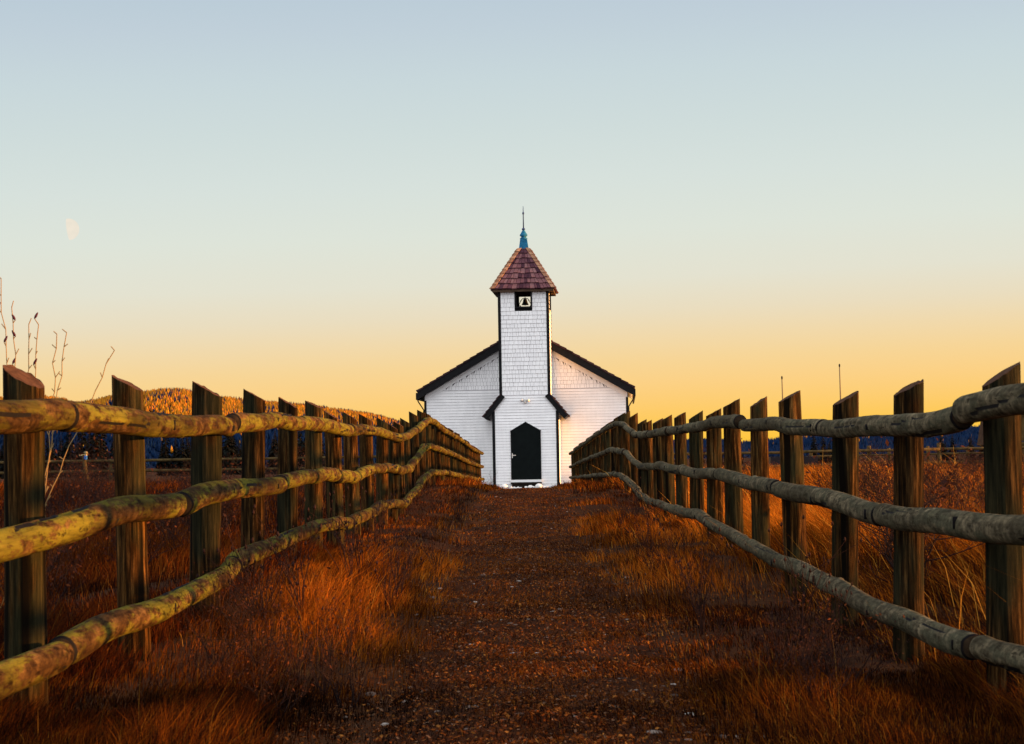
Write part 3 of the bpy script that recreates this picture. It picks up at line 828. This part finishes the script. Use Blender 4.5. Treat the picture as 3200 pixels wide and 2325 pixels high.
# low log hut at the right edge
HUT = empty('log_hut', (22.84, 90, gz1(22.84, 90))); tag(HUT, 'low log hut with a steep brown roof behind the nearest right fence post', 'hut')
t_ = MB()
for i in range(7): t_.tube([(-2.1, 0, .08 + i * .15), (2.1, 0, .08 + i * .15)], .078, 10); t_.tube([(-2.0, -.1, .155 + i * .15), (-2.0, 3.2, .155 + i * .15)], .078, 10); t_.tube([(2.0, -.1, .155 + i * .15), (2.0, 3.2, .155 + i * .15)], .078, 10)
t_.prism([(-2.2, 1.1), (2.2, 1.1), (2.2, 2.1), (.0, 2.75), (-2.2, 2.1)], .0, .05); t_.build('wall', M['farwood'], HUT)
for sx in (-1, 1):
    t_ = MB(); pts = [(sx * 2.5, .92), (sx * 2.58, .95), (sx * 2.36, 2.2), (0, 2.9), (0, 2.8), (sx * 2.28, 2.12)]
    t_.prism(pts if sx > 0 else pts[::-1], -.4, 3.5); ro = t_.build('roof', plain('brown_roof_boards', (.055, .03, .017), .9, .4, 4), HUT)
    t_ = MB(); pts = [(sx * 2.56, .90), (sx * 2.60, .93), (sx * 2.38, 2.22), (0, 2.92), (0, 2.89), (sx * 2.34, 2.19)]
    t_.prism(pts if sx > 0 else pts[::-1], -.44, -.402); t_.build('bargeboard', bpy.data.materials['pale_board'], ro)

# ------------------------------------------------------------------ vegetation helpers
def twig_mesh(name, segs, cols, mat, leaves=None, nside=3):
    """segs: list of (p0, p1, r0, r1)"""
    P0 = np.array([s[0] for s in segs]); P1 = np.array([s[1] for s in segs]); R0 = np.array([s[2] for s in segs]); R1 = np.array([s[3] for s in segs])
    D = P1 - P0; D /= np.linalg.norm(D, axis=1)[:, None] + 1e-9
    ref = np.where(np.abs(D[:, 2:3]) < .9, np.array([[0, 0, 1.]]), np.array([[1., 0, 0]]))
    U = np.cross(D, ref); U /= np.linalg.norm(U, axis=1)[:, None]; V = np.cross(D, U)
    vs = []
    for P, R in ((P0, R0), (P1, R1)):
        for j in range(nside):
            a = 2 * PI * j / nside; vs.append(P + (U * math.cos(a) + V * math.sin(a)) * R[:, None])
    V6 = np.stack(vs, 1).reshape(-1, 3); n = len(segs); b = np.arange(n)[:, None] * (2 * nside)
    quads = np.concatenate([b + np.array([[j, (j + 1) % nside, nside + (j + 1) % nside, nside + j]]) for j in range(nside)])
    col = np.repeat(np.array(cols)[:n], 2 * nside, 0) if len(cols) == n else np.tile(np.array(cols[0]), (len(V6), 1))
    tris = None
    if leaves is not None and len(leaves[0]):
        LV, LC = leaves
        base = len(V6); k_ = len(LV) // 4
        V6 = np.concatenate([V6, LV]); col = np.concatenate([col, LC])
        quads = np.concatenate([quads, base + np.arange(k_)[:, None] * 4 + np.array([[0, 1, 2, 3]])])
    return np_mesh(name, V6, tris, mat, quads, col)

def leaf_quads(C, size, rng, colors):
    n = len(C); a = rng.normal(size=(n, 3)); a /= np.linalg.norm(a, axis=1)[:, None]
    b = np.cross(a, rng.normal(size=(n, 3))); b /= np.linalg.norm(b, axis=1)[:, None]
    s = size * rng.uniform(.6, 1.3, (n, 1))
    V = np.stack([C - a * s, C + b * s * .45, C + a * s, C - b * s * .45], 1).reshape(-1, 3)
    ci = rng.integers(0, len(colors), n); c = np.array(colors)[ci] * rng.uniform(.6, 1.3, (n, 1))
    return V, np.repeat(c, 4, 0)

def grow(rng, base, d, length, r, depth, segs, tips, spread=.6, kids=(2, 4)):
    p = np.array(base, float); d = np.array(d, float); n = 3
    for i in range(n):
        d = d + rng.normal(size=3) * .13 + np.array([0, 0, .05]); d /= np.linalg.norm(d)
        q_ = p + d * length / n; r2 = r * .82
        segs.append((p.copy(), q_.copy(), r, r2)); p = q_; r = r2
        if depth > 0 and i >= 0:
            for _ in range(rng.integers(*kids) if i == n - 1 else rng.integers(0, 2)):
                dd = d + rng.normal(size=3) * spread; dd[2] = abs(dd[2]) * .8 + .15; dd /= np.linalg.norm(dd)
                grow(rng, p, dd, length * rng.uniform(.55, .85), r * .75, depth - 1, segs, tips, spread, kids)
    if depth <= 1: tips.append(p.copy())

def make_shrub(name, seed, h, leafy, twigc, leafc, nst=7, r0=.010):
    rng = np.random.default_rng(seed); segs = []; tips = []
    for i in range(nst):
        a = rng.uniform(0, 2 * PI); t = rng.uniform(.1, .55)
        grow(rng, (rng.normal() * .06, rng.normal() * .06, -.03), (math.cos(a) * t, math.sin(a) * t, 1), h * rng.uniform(.35, .6), r0, 3, segs, tips)
    lv = None
    if leafy:
        pts = np.array([s[1] for s in segs if s[2] < r0 * .55]); sel = rng.choice(len(pts), min(len(pts), leafy), replace=False)
        lv = leaf_quads(pts[sel] + rng.normal(size=(len(sel), 3)) * .02, .022, rng, leafc)
    root = empty(name, (0, 0, 0))
    c = [np.array(twigc) * rng.uniform(.6, 1.3) for _ in segs]
    o = twig_mesh('branches', segs, c, M['twig']); o.parent = root
    if lv is not None:
        V, C = lv; k_ = len(V) // 4
        o2 = np_mesh('leaves', V, None, M['leaf'], np.arange(k_)[:, None] * 4 + np.array([[0, 1, 2, 3]]), C); o2.parent = root
    return root

def place(src, pts, label, cat, group, used, zoff=0, smin=.85, smax=1.2):
    for (x, y, s) in pts:
        o = src if src.name not in used else copy_tree(src)
        used.add(src.name)
        o.location = (x, y, gz1(x, y) + zoff); o.rotation_euler = (0, 0, random.uniform(0, 6.28)); o.scale = (s, s, s)
        tag(o, label, cat, group)

used = set()
# dark leafless bushes among left field
brown = [(.055, .018, .010), (.09, .028, .010), (.03, .012, .010)]
SL = [make_shrub('bare_shrub', 300 + i, .85 + .1 * i, 160, (.016, .009, .008), brown, 8) for i in range(3)]
SR = [make_shrub('bare_shrub', 320 + i, .72 + .1 * i, 60, (.014, .008, .007), brown, 8) for i in range(2)]
left_pts = [(-2.05, 8.7), (-2.5, 10.2), (-2.1, 11.2), (-2.9, 12.2), (-2.2, 13.6), (-3.4, 14.5), (-2.6, 15.5), (-2.1, 17.2), (-3.9, 17.4), (-3.0, 19), (-2.3, 21), (-4.6, 21), (-3.6, 23.5), (-2.6, 26),
            (-5.4, 26), (-4.4, 29), (-6.3, 31), (-3.2, 32), (-5.2, 35), (-7.6, 36), (-4.0, 39), (-6.5, 41), (-9.2, 43), (-5.0, 46), (-7.8, 48), (-10.8, 51), (-6.2, 54), (-9.4, 57), (-12.6, 58), (-7.2, 62), (-11, 64), (-14, 66), (-5.6, 66), (-8.8, 68), (-13, 70), (-16, 69), (-4.9, 60)]
for i, (x, y) in enumerate(left_pts):
    place(SL[i % 3], [(x, y, random.uniform(.7, 1.0) * (.62 if y < 15 else .85 if y < 22 else 1.0))], 'dark twiggy shrub with shrivelled brown leaves in the left field', 'shrub', 'dark shrubs in the left field', used)
right_pts = [(2.35, 13.0), (2.0, 11.0), (2.9, 15.5), (3.4, 19), (3.1, 16.8), (5.0, 26), (5.9, 29.5), (6.4, 33), (8.0, 37), (7.2, 41), (9.6, 45), (10.8, 50), (8.8, 53), (12.5, 57), (11.0, 62), (13.8, 64), (9.2, 66), (15.0, 68), (12.6, 69), (7.0, 60), (2.4, 24), (2.8, 29)]
right_pts += [(2.9, 14.2), (3.9, 18.0), (4.6, 21.5), (5.4, 23.5), (4.3, 25), (6.6, 28), (5.2, 31.5), (7.6, 31), (8.8, 35), (7.4, 44), (11.2, 46), (12.4, 53), (10.2, 57), (14.4, 61), (16, 65), (3.4, 22), (6.2, 38), (9.8, 40)]
for i, (x, y) in enumerate(right_pts):
    place(SR[i % 2], [(x, y, random.uniform(.75, 1.15))], 'dark leafless shrub standing in the orange grass of the right field', 'shrub', 'dark shrubs in the right field', used)

# tall stalks behind the nearest left post
def stalk_bush():
    root = empty('thorny_bush', (-2.3, 9.2, gz1(-2.3, 9.2))); tag(root, 'tall dry stems with dark seed pods rising behind the nearest left post', 'shrub')
    rng = np.random.default_rng(77)
    # (x offset at top, height over the eye, lean)
    specs = [(-2.335, .70, -.10), (-2.254, .56, -.03), (-2.204, .49, .03), (-2.152, .485, .05), (-2.062, .44, .10), (-2.038, .45, .16), (-1.842, .37, .46)]
    for i, (xt, zt, lean) in enumerate(specs):
        segs = []; top = np.array([xt + 2.3, rng.uniform(-.1, .1), zt + .90]); bot = np.array([top[0] - lean * 1.2, 0, 0.0])
        P = [bot + (top - bot) * t + np.array([rng.normal() * .005, 0, 0]) for t in np.linspace(0, 1, 22)]
        for a, b_ in zip(P[:-1], P[1:]): segs.append((a, b_, .0024, .0021))
        buds = MB()
        for j in range(8, 22):
            s = rng.choice((-1, 1)); e = P[j] + np.array([s * rng.uniform(.008, .02), 0, rng.uniform(.01, .03)])
            segs.append((P[j], e, .0024, .002))
            if j > 16 and i in (0, 1, 3) and rng.random() < .4:
                buds.T = Matrix.Translation(tuple(e)) @ Matrix.Rotation(s * -.5, 4, 'Y'); buds.lathe([(.001, -.002), (.005, .006), (.006, .014), (.004, .026), (.001, .032)], 8)
        st = twig_mesh('stem', segs, [np.array((.20, .13, .055)) for _ in segs], M['twig'], None, 5); st.parent = root
        if buds.v: buds.build('seed_pods', plain('dark_seed_pod', (.05, .012, .018), .8, .3, 30), st, True)
stalk_bush()

# dry weeds with seed heads in the verges
def make_weed(seed, h, c):
    rng = np.random.default_rng(seed); segs = []; heads = []
    for i in range(7):
        a = rng.uniform(0, 2 * PI); t = rng.uniform(.05, .4); grow(rng, (0, 0, -.02), (math.cos(a) * t, math.sin(a) * t, 1), h * rng.uniform(.5, .8), .0036, 1, segs, heads, .4, (1, 3))
    for p in heads:                                        # little dark seed heads: thick short ends on the stems
        if rng.random() < .7: segs += [(p, p + np.array([0, 0, .008]), .003, .007), (p + np.array([0, 0, .008]), p + np.array([.002, 0, .022]), .007, .002)]
    return twig_mesh('dead_weed', segs, [np.array(c) * rng.uniform(.7, 1.2) for _ in segs], M['twig'], None, 4)
for i_, (x_, y_) in enumerate([(-1.05, 6.9), (-1.15, 7.7), (-.95, 7.4), (-.8, 6.5), (-1.2, 8.6), (-.6, 6.9), (1.1, 7.2), (.9, 6.4)]):
    place(SL[i_ % 3], [(x_, y_, random.uniform(.22, .34))], 'small dark withered bush in the near verge grass', 'shrub', 'withered bushes in the near verges', used)
W = [make_weed(500 + i, .36 + .05 * i, (.022, .010, .008)) for i in range(3)]
wl = [(-.78, 13.6), (-.62, 14.2), (-.86, 14.6), (-.70, 7.1), (-.85, 7.6), (-1.0, 9.2), (-.9, 18), (-1.28, 25.6), (-1.22, 26.6), (-1.30, 27.2), (-1.1, 21), (-1.2, 16.4), (-1.33, 60), (-1.25, 66), (-1.15, 67.5), (-.95, 11.8)]
wr = [(.92, 13.4), (.85, 10.4), (1.15, 11), (1.02, 8.6), (.95, 16.5), (1.1, 19), (1.25, 21.5), (1.2, 24), (1.0, 7.6), (1.12, 14.8)]
wq = random.Random(21)
for _ in range(16):
    y = math.exp(wq.uniform(math.log(6.8), math.log(26))); wr.append((wq.uniform(.75, 1.3), y)); wl.append((-wq.uniform(.7, 1.3), math.exp(wq.uniform(math.log(6.8), math.log(26)))))
for i, (x, y) in enumerate(wl): place(W[i % 3], [(x, y, random.uniform(.6, 1.0))], 'dark dead weed with seed heads in the left verge of the path', 'weed', 'dead weeds in the left verge', used)
for i, (x, y) in enumerate(wr): place(W[i % 3], [(x, y, random.uniform(.5, .9))], 'dark dead weed with seed heads in the right verge of the path', 'weed', 'dead weeds in the right verge', used)

# firs along the far edge of the field
def make_fir(seed, h, name='fir_tree'):
    rng = np.random.default_rng(seed); root = empty(name, (0, 0, 0))
    mb = MB(); mb.tube([(0, 0, -.3), (0, 0, h * .5), (0, 0, h * .97)], [h * .025, h * .016, .01], 7); mb.build('trunk', M['bark'], root)
    V = []; C = []
    for t in np.linspace(.08, .97, 26):
        R = (1 - t) ** .85 * h * .24 * rng.uniform(.8, 1.15) + .03
        for j in range(int(7 + 9 * (1 - t))):
            a = rng.uniform(0, 2 * PI); r = R * rng.uniform(.65, 1.1); z = h * t + rng.uniform(-.02, .02) * h
            dirv = np.array([math.cos(a), math.sin(a), 0]); side = np.array([-math.sin(a), math.cos(a), 0]); w = r * rng.uniform(.16, .30)
            p0 = np.array([0, 0, z + r * .15]); p1 = dirv * r * .6 + np.array([0, 0, z]); p2 = dirv * r + np.array([0, 0, z - r * .35])
            V += [p0, p1 - side * w, p2, p1 + side * w]
            C += [np.array((.005, .006, .005)) * rng.uniform(.5, 1.5)] * 4
    n = len(V) // 4
    o = np_mesh('crown', np.array(V), None, M['needle'], np.arange(n)[:, None] * 4 + np.array([[0, 1, 2, 3]]), np.array(C)); o.parent = root
    return root
FIR = [make_fir(700 + i, 5.2 + .5 * i) for i in range(4)]
rr_ = random.Random(5)
for i in range(68):
    x = -74 + i * .69 + rr_.uniform(-.6, .6); y = 262 + rr_.uniform(-22, 22)
    place(FIR[i % 4], [(x, y, rr_.choice((.55, .7, .85, .95, 1.15)))], 'black fir in the tree line beyond the left field', 'tree', 'firs beyond the left field', used)
for i in range(40):
    x = 15 + i * 1.35 + rr_.uniform(-.6, .6); y = 268 + rr_.uniform(-20, 20)
    place(FIR[i % 4], [(x, y, rr_.choice((.48, .55, .6, .64)))], 'low dark fir in the tree line beyond the right field', 'tree', 'firs beyond the right field', used)

# ------------------------------------------------------------------ hills with their forest
HP = np.array([(-3000, 60), (-1500, 80), (-900, 95), (-692, 95.6), (-669, 92.0), (-654, 85.8), (-641, 85.6), (-620, 88.5), (-597, 94), (-546, 99.6), (-525, 102.5), (-508, 103.5), (-489, 101.2), (-449, 88.7), (-436, 89.8), (-420, 88.2), (-386, 83.1), (-336, 78.3), (-298, 73.7), (-261, 67.8), (-223, 61.9), (-204, 57), (-176, 47.4), (-130, 36), (-60, 24), (60, 14), (200, 16), (252, 18.4), (282, 16.5), (310, 12.2), (320, 13.9), (351, 16.7), (371, 18.9), (430, 24), (520, 27), (700, 30), (1500, 36), (3000, 30)])
def hillz(x, y):
    r = np.interp(x, HP[:, 0], HP[:, 1]) - 10
    up = sstep(2450, 3000, y); dn = 1 - .7 * sstep(3000, 4200, y)
    return -11 + (r + 11) * up * dn + (fbm(x * .012, y * .012, 9) - .5) * 14 * up * (1 - sstep(2900, 3000, y))
hx = np.arange(-3000, 3001, 24.); hy = np.concatenate([np.arange(2440, 3020, 20.), np.arange(3040, 4300, 90.)])
X2, Y2 = np.meshgrid(hx, hy); Z2 = hillz(X2, Y2)
idx = np.arange(X2.size).reshape(X2.shape)
q = np.stack([idx[:-1, :-1], idx[:-1, 1:], idx[1:, 1:], idx[1:, :-1]], -1).reshape(-1, 4)
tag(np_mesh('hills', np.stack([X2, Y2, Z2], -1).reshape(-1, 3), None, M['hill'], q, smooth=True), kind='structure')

def forest(x0, x1, n, gold_fn, hmul):
    rng = np.random.default_rng(int(abs(x0)) + 3)
    x = rng.uniform(x0, x1, n); y = 2450 + 570 * np.sqrt(rng.uniform(0, 1, n)); z = hillz(x, y)
    g = rng.uniform(0, 1, n) < gold_fn(x, y, z)
    h = rng.uniform(5.5, 12.5, n) * hmul * np.where(g, .9, 1.0); r = h * np.where(g, rng.uniform(.15, .24, n), rng.uniform(.13, .19, n))
    S = 6; th = np.arange(S) * 2 * PI / S
    V = np.zeros((n, S + 2, 3))
    jr = rng.uniform(.7, 1.3, (n, S)); ph = rng.uniform(0, 1, (n, 1))
    V[:, :S, 0] = x[:, None] + np.cos(th + ph) * r[:, None] * jr; V[:, :S, 1] = y[:, None] + np.sin(th + ph) * r[:, None] * jr
    V[:, :S, 2] = z[:, None] + (np.where(g, .34, .14) * h)[:, None] + rng.uniform(-.06, .06, (n, S)) * h[:, None]
    V[:, S] = np.stack([x, y, z + h], 1); V[:, S + 1] = np.stack([x, y, z - .5], 1)
    b = (np.arange(n) * (S + 2))[:, None, None]
    up = np.array([[j, (j + 1) % S, S] for j in range(S)])[None]; dnn = np.array([[(j + 1) % S, j, S + 1] for j in range(S)])[None]
    T = np.concatenate([b + up, b + dnn], 1).reshape(-1, 3)
    gold = np.array((.36, .135, .008)); con_shade = np.array((.002, .011, .038))  # dark blue of the conifers doubles as hillside shade
    c = np.where(g[:, None], gold * rng.uniform(.55, 1.25, (n, 1)) * np.stack([np.ones(n), rng.uniform(.8, 1.15, n), np.ones(n)], 1), con_shade * rng.uniform(.75, 1.2, (n, 1)))
    return np_mesh('forest', V.reshape(-1, 3), T, M['forest'], None, np.repeat(c, S + 2, 0))
def sunlit_gold_l(x, y, z):
    top = sstep(30, 48, z + (fbm(x * .02, y * .02, 21) - .5) * 22)  # sunlit upper slope and shaded lower slope put into the tree colours
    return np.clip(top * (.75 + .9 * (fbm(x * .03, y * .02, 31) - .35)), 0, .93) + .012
def gold_r(x, y, z):
    return np.clip((fbm(x * .035, y * .03, 41) - .62) * 5, 0, .75) * sstep(2, 8, z) + .004
o = forest(-900, 120, 34000, sunlit_gold_l, 1.0); tag(o, 'larches and conifers on the left hillside, coloured sunlit orange above, shaded blue below', 'forest', kind='stuff')
o = forest(120, 900, 19000, gold_r, .8); tag(o, 'dark blue conifer forest with few pink trees on the right hill', 'forest', kind='stuff')

# ------------------------------------------------------------------ moon
def moon():
    D = 9000; R = 47.5; c = Vector((-1975.2, D, 1006.5)); roll = rad(-7)
    vs = []; fs = []; n, m = 24, 12
    for i in range(n + 1):
        a = PI * i / n - PI / 2
        for j in range(m + 1):
            b_ = -PI / 2 * 1.13 + (PI * 1.13) * j / m + PI * 0.0
            lon = (.02 + .98 * j / m) * PI / 2            # from just past the terminator to the right limb
            x, z, y = R * math.cos(a) * math.sin(lon), R * math.sin(a), -R * math.cos(a) * math.cos(lon)
            v = Matrix.Rotation(roll, 3, 'Y') @ Vector((x, y, z)); vs.append(c + v)
    for i in range(n):
        for j in range(m): fs.append((i * (m + 1) + j, i * (m + 1) + j + 1, (i + 1) * (m + 1) + j + 1, (i + 1) * (m + 1) + j))
    mb = MB(); mb.add(vs, fs)
    mm = NT('moon_glow'); mm.n.remove(mm.bsdf); e = mm.node('ShaderNodeEmission')
    v = mm.coord((1, 1, 1), rndoff=False); nz = mm.noise(v, .03, 4)
    mm.link(mm.ramp(nz, [(.35, (.82, .76, .64)), (.65, (.87, .79, .66))]), e.inputs['Color']); e.inputs['Strength'].default_value = .3; mm.link(e.outputs[0], mm.n['Material Output'].inputs['Surface'])
    tag(mb.build('moon', mm.mat, None, True), 'pale half moon low in the sky at left', 'moon')
moon()

# ------------------------------------------------------------------ grass
def grass():
    rng = np.random.default_rng(5); N = 740000
    d = np.exp(rng.uniform(math.log(5.0), math.log(78), N)); x = rng.uniform(-.355, .355, N) * d
    ax = np.abs(x)
    edge = path_half(d) + .05 * np.sin(d * .25) * np.sign(x) + .14 * (fbm(x * 3, d * 1.5, 81) - .5)
    inside = ax < 1.42
    onpath = ax < edge - .03
    verge = np.clip((ax - edge) / .55, 0, 1)
    n1 = fbm(x * .9, d * .45, 91); n2 = fbm(x * 3.0, d * 1.4, 95); n3 = fbm(x * .25, d * .12, 99)
    p = np.where(onpath, .25 + .65 * sstep(.38, .6, n2), np.where(inside, .55 + .45 * verge, .95))
    clump = sstep(.36, .56, n2)
    p = p * np.where(onpath, 1, .22 + .78 * clump)
    church = (np.abs(x) < 3.8) & (d > 72.5) | (np.abs(x) < 1.25) & (d > 70.45)
    p = np.where(church, 0, p)
    keep = rng.uniform(0, 1, N) < p
    x, d, ax, inside, onpath, verge, n1, n2, n3 = (a[keep] for a in (x, d, ax, inside, onpath, verge, n1, n2, n3)); N = len(x)
    tuft = .35 + 1.0 * sstep(.35, .70, n1) + .5 * (n2 - .5)
    out = np.clip((np.abs(x) - 1.4) / 1.6, 0, 1)
    h = np.where(onpath, rng.uniform(.012, .040, N), np.where(inside, (.05 + .10 * verge) * rng.uniform(.5, 1.35, N) * tuft, (.13 + .20 * out) * rng.uniform(.55, 1.3, N) * tuft))
    tall = (~onpath) & (rng.uniform(0, 1, N) < .0035)
    h = np.where(tall, np.where(inside, h * 1.8, np.maximum(h * 1.8, rng.uniform(.25, .46, N))), h)
    h = np.where((x < 0) & ~inside, h * .75, h)
    h = np.where(inside & ~onpath, h * .88 * (1 - .55 * sstep(.95, 1.25, np.abs(x))) * (1 - .45 * sstep(.8, 1.1, np.abs(x)) * sstep(10, 7, d)), h)
    h = np.where((np.abs(x) > 1.42) & (np.abs(x) < 1.7) & (d < 11), h * .6, h)
    z = gz(x, d)
    px = d / 2077.
    w = (.0013 + .46 * px) * np.where(tall, .7, 1.0) * rng.uniform(.6, 1.2, N)
    lean = np.where(x > 1.42, -.55, np.where(x < -1.42, .15, np.where(x > 0, -.28, .22))) + rng.normal(0, .34, N) + (fbm(x * .7, d * .3, 111) - .5) * .7
    ly = rng.normal(0, .25, N)
    ang = rng.uniform(-.9, .9, N)
    wx, wy = np.cos(ang) * w / 2, np.sin(ang) * w / 2
    V = np.zeros((N, 5, 3), np.float32)
    V[:, 0] = np.stack([x - wx, d - wy, z - .02], 1); V[:, 1] = np.stack([x + wx, d + wy, z - .02], 1)
    mx, my, mz = x + lean * h * .38, d + ly * h * .38, z + h * .58
    V[:, 2] = np.stack([mx + wx * .8, my + wy * .8, mz], 1); V[:, 3] = np.stack([mx - wx * .8, my - wy * .8, mz], 1)
    V[:, 4] = np.stack([x + lean * h, d + ly * h, z + h * .97], 1)
    pal = np.array([(.31, .084, .005), (.155, .035, .003), (.064, .015, .002), (.017, .0058, .003), (.42, .185, .025)])
    base = n1 * .55 + n3 * .45 + rng.normal(0, .20, N)
    c = np.where((base > .64)[:, None], pal[0], np.where((base > .51)[:, None], pal[1], np.where((base > .38)[:, None], pal[2], pal[3])))
    c = np.where((tall | (rng.uniform(0, 1, N) < .02))[:, None], pal[4], c)
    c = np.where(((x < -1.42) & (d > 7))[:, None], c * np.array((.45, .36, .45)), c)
    c = np.where(onpath[:, None], c * .55, c)
    c = np.where((inside & ~onpath)[:, None], c * .88, c)
    c = c * (.36 + .95 * sstep(.34, .62, fbm(x * 2.4 + 9, d * 1.1, 131)))[:, None]
    c = c * (1 - .6 * (x < -.2) * sstep(10, 6.8, d) - .45 * (x > .5) * sstep(8.5, 6.3, d))[:, None]   # vignette-like shade put into the grass colour toward both near corners
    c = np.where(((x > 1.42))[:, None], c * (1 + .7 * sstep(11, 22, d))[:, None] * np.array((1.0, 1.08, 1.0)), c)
    c = c * rng.uniform(.4, 1.35, (N, 1))
    b = (np.arange(N) * 5)[:, None]
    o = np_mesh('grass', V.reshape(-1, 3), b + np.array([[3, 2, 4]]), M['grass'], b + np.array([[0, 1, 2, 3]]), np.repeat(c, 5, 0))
    tag(o, 'dry rust orange grass along the path verges and fields', 'grass', kind='stuff')
    # dead leaves and straw lying on the path
    n = 60000; d = np.exp(rng.uniform(math.log(5.0), math.log(40), n)); x = rng.normal(0, .36, n); z = gz(x, d) + .014
    C = np.stack([x, d, z + rng.uniform(0, .012, n)], 1)
    a = rng.uniform(0, 2 * PI, n); s = rng.uniform(.002, .008, n) + .25 * d / 2077.
    A = np.stack([np.cos(a) * s, np.sin(a) * s, rng.normal(0, .3, n) * s], 1); B = np.stack([-np.sin(a) * s * .4, np.cos(a) * s * .4, rng.normal(0, .3, n) * s], 1)
    V = np.stack([C - A, C + B, C + A, C - B], 1).reshape(-1, 3)
    pal = np.array([(.16, .046, .008), (.080, .023, .006), (.028, .011, .005), (.24, .095, .02), (.15, .085, .05)])
    c = pal[rng.choice(5, n, p=[.32, .33, .22, .07, .06])] * rng.uniform(.6, 1.3, (n, 1))
    o = np_mesh('fallen_leaves', V, None, M['leaf'], np.arange(n)[:, None] * 4 + np.array([[0, 1, 2, 3]]), np.repeat(c, 4, 0))
    tag(o, 'brown leaf litter and straw scattered over the path', 'leaves', kind='stuff')
    # pale stones bedded in the path
    mb = MB(); rnd = random.Random(8)
    for i in range(520):
        dd = math.exp(rnd.uniform(math.log(5.6), math.log(34))); xx = rnd.gauss(0, .30)
        r = rnd.uniform(.004, .013) * (1.6 if rnd.random() < .12 else 1); zz = gz1(xx, dd) + .008
        vs = []; nn = 7; rot = rnd.uniform(0, 6)
        for (rr, hz) in ((1.0, -.3), (.85, .25), (.45, .42)):
            for j in range(nn):
                t = 2 * PI * j / nn + rot; q_ = r * rr * rnd.uniform(.8, 1.2); vs.append((xx + q_ * 1.35 * math.cos(t), dd + q_ * math.sin(t), zz + r * hz))
        fs = [(k_ * nn + j, k_ * nn + (j + 1) % nn, (k_ + 1) * nn + (j + 1) % nn, (k_ + 1) * nn + j) for k_ in range(2) for j in range(nn)] + [tuple(range(2 * nn, 3 * nn))]
        mb.add(vs, fs)
    tag(mb.build('gravel', M['gravel'], None, True), 'small pale stones bedded in the earth path', 'gravel', kind='stuff')
grass()

# ------------------------------------------------------------------ light and sky
SUN = Vector((.995, -.04, math.tan(rad(4.5)))).normalized()
sl = bpy.data.lights.new('sun', 'SUN'); sl.energy = 5.0; sl.angle = rad(1.5); sl.color = (1.0, .44, .10)
so = bpy.data.objects.new('sun', sl); COL.objects.link(so)
so.rotation_euler = SUN.to_track_quat('Z', 'Y').to_euler()

def lin(r, g, b):
    f = lambda c: (c / 255 / 12.92) if c / 255 < .04045 else ((c / 255 + .055) / 1.055) ** 2.4
    return (f(r), f(g), f(b))
w = bpy.data.worlds.new('World'); scene.world = w; w.use_nodes = True
t = w.node_tree; nd = t.nodes; lk = t.links; bg = nd['Background']
tc = nd.new('ShaderNodeTexCoord'); sp = nd.new('ShaderNodeSeparateXYZ'); lk.new(tc.outputs['Generated'], sp.inputs[0])
def math_(op, a, b_=None, c=None, clamp=False):
    x = nd.new('ShaderNodeMath'); x.operation = op; x.use_clamp = clamp
    for i, v in enumerate((a, b_, c)):
        if v is None: continue
        if isinstance(v, (int, float)): x.inputs[i].default_value = v
        else: lk.new(v, x.inputs[i])
    return x.outputs[0]
hgt = math_('MULTIPLY_ADD', sp.outputs['X'], -.022, sp.outputs['Z'])
cr = nd.new('ShaderNodeValToRGB'); lk.new(hgt, cr.inputs[0])
stops = [(0.0, (254, 196, 56)), (.010, (254, 201, 84)), (.020, (254, 205, 111)), (.031, (252, 209, 133)), (.042, (247, 213, 150)), (.054, (241, 217, 171)), (.066, (234, 221, 191)), (.082, (228, 226, 208)),
         (.105, (222, 228, 217)), (.13, (215, 225, 220)), (.155, (207, 220, 219)), (.18, (200, 215, 219)), (.205, (192, 207, 217)), (.235, (181, 200, 213)), (.35, (150, 180, 210)), (1.0, (110, 150, 200))]
els = cr.color_ramp.elements
while len(els) < len(stops): els.new(.5)
for e, (p_, c) in zip(els, stops): e.position = p_; e.color = (*lin(*c), 1)
mp = nd.new('ShaderNodeMapRange'); mp.interpolation_type = 'SMOOTHSTEP'
mp.inputs['From Min'].default_value = .75; mp.inputs['From Max'].default_value = -.35
lk.new(sp.outputs['Y'], mp.inputs['Value'])
mx = nd.new('ShaderNodeMix'); mx.data_type = 'RGBA'
lk.new(mp.outputs[0], mx.inputs[0]); lk.new(cr.outputs[0], mx.inputs[6]); mx.inputs[7].default_value = (1.70, 1.73, 1.80, 1)
lk.new(mx.outputs[2], bg.inputs['Color']); bg.inputs['Strength'].default_value = .3

# ------------------------------------------------------------------ camera
r2 = Vector((.99982518, .00674467, -.01743913)); u2 = Vector((.01768854, -.03887956, .99908733)); f = Vector((-.00606049, .99922114, .03899206))
cam = bpy.data.cameras.new('camera'); co = bpy.data.objects.new('camera', cam); COL.objects.link(co)
co.matrix_world = Matrix(((r2.x, u2.x, -f.x, 0), (r2.y, u2.y, -f.y, 0), (r2.z, u2.z, -f.z, 0), (0, 0, 0, 1)))
cam.sensor_width = 36; cam.lens = 4600 / 2268 * 36; cam.clip_start = .1; cam.clip_end = 30000
cam.dof.use_dof = True; cam.dof.focus_distance = 30; cam.dof.aperture_fstop = 20
scene.camera = co
vs_ = scene.view_settings
vs_.view_transform = 'Standard'; vs_.look = 'None'; vs_.exposure = 1.737; vs_.gamma = 1
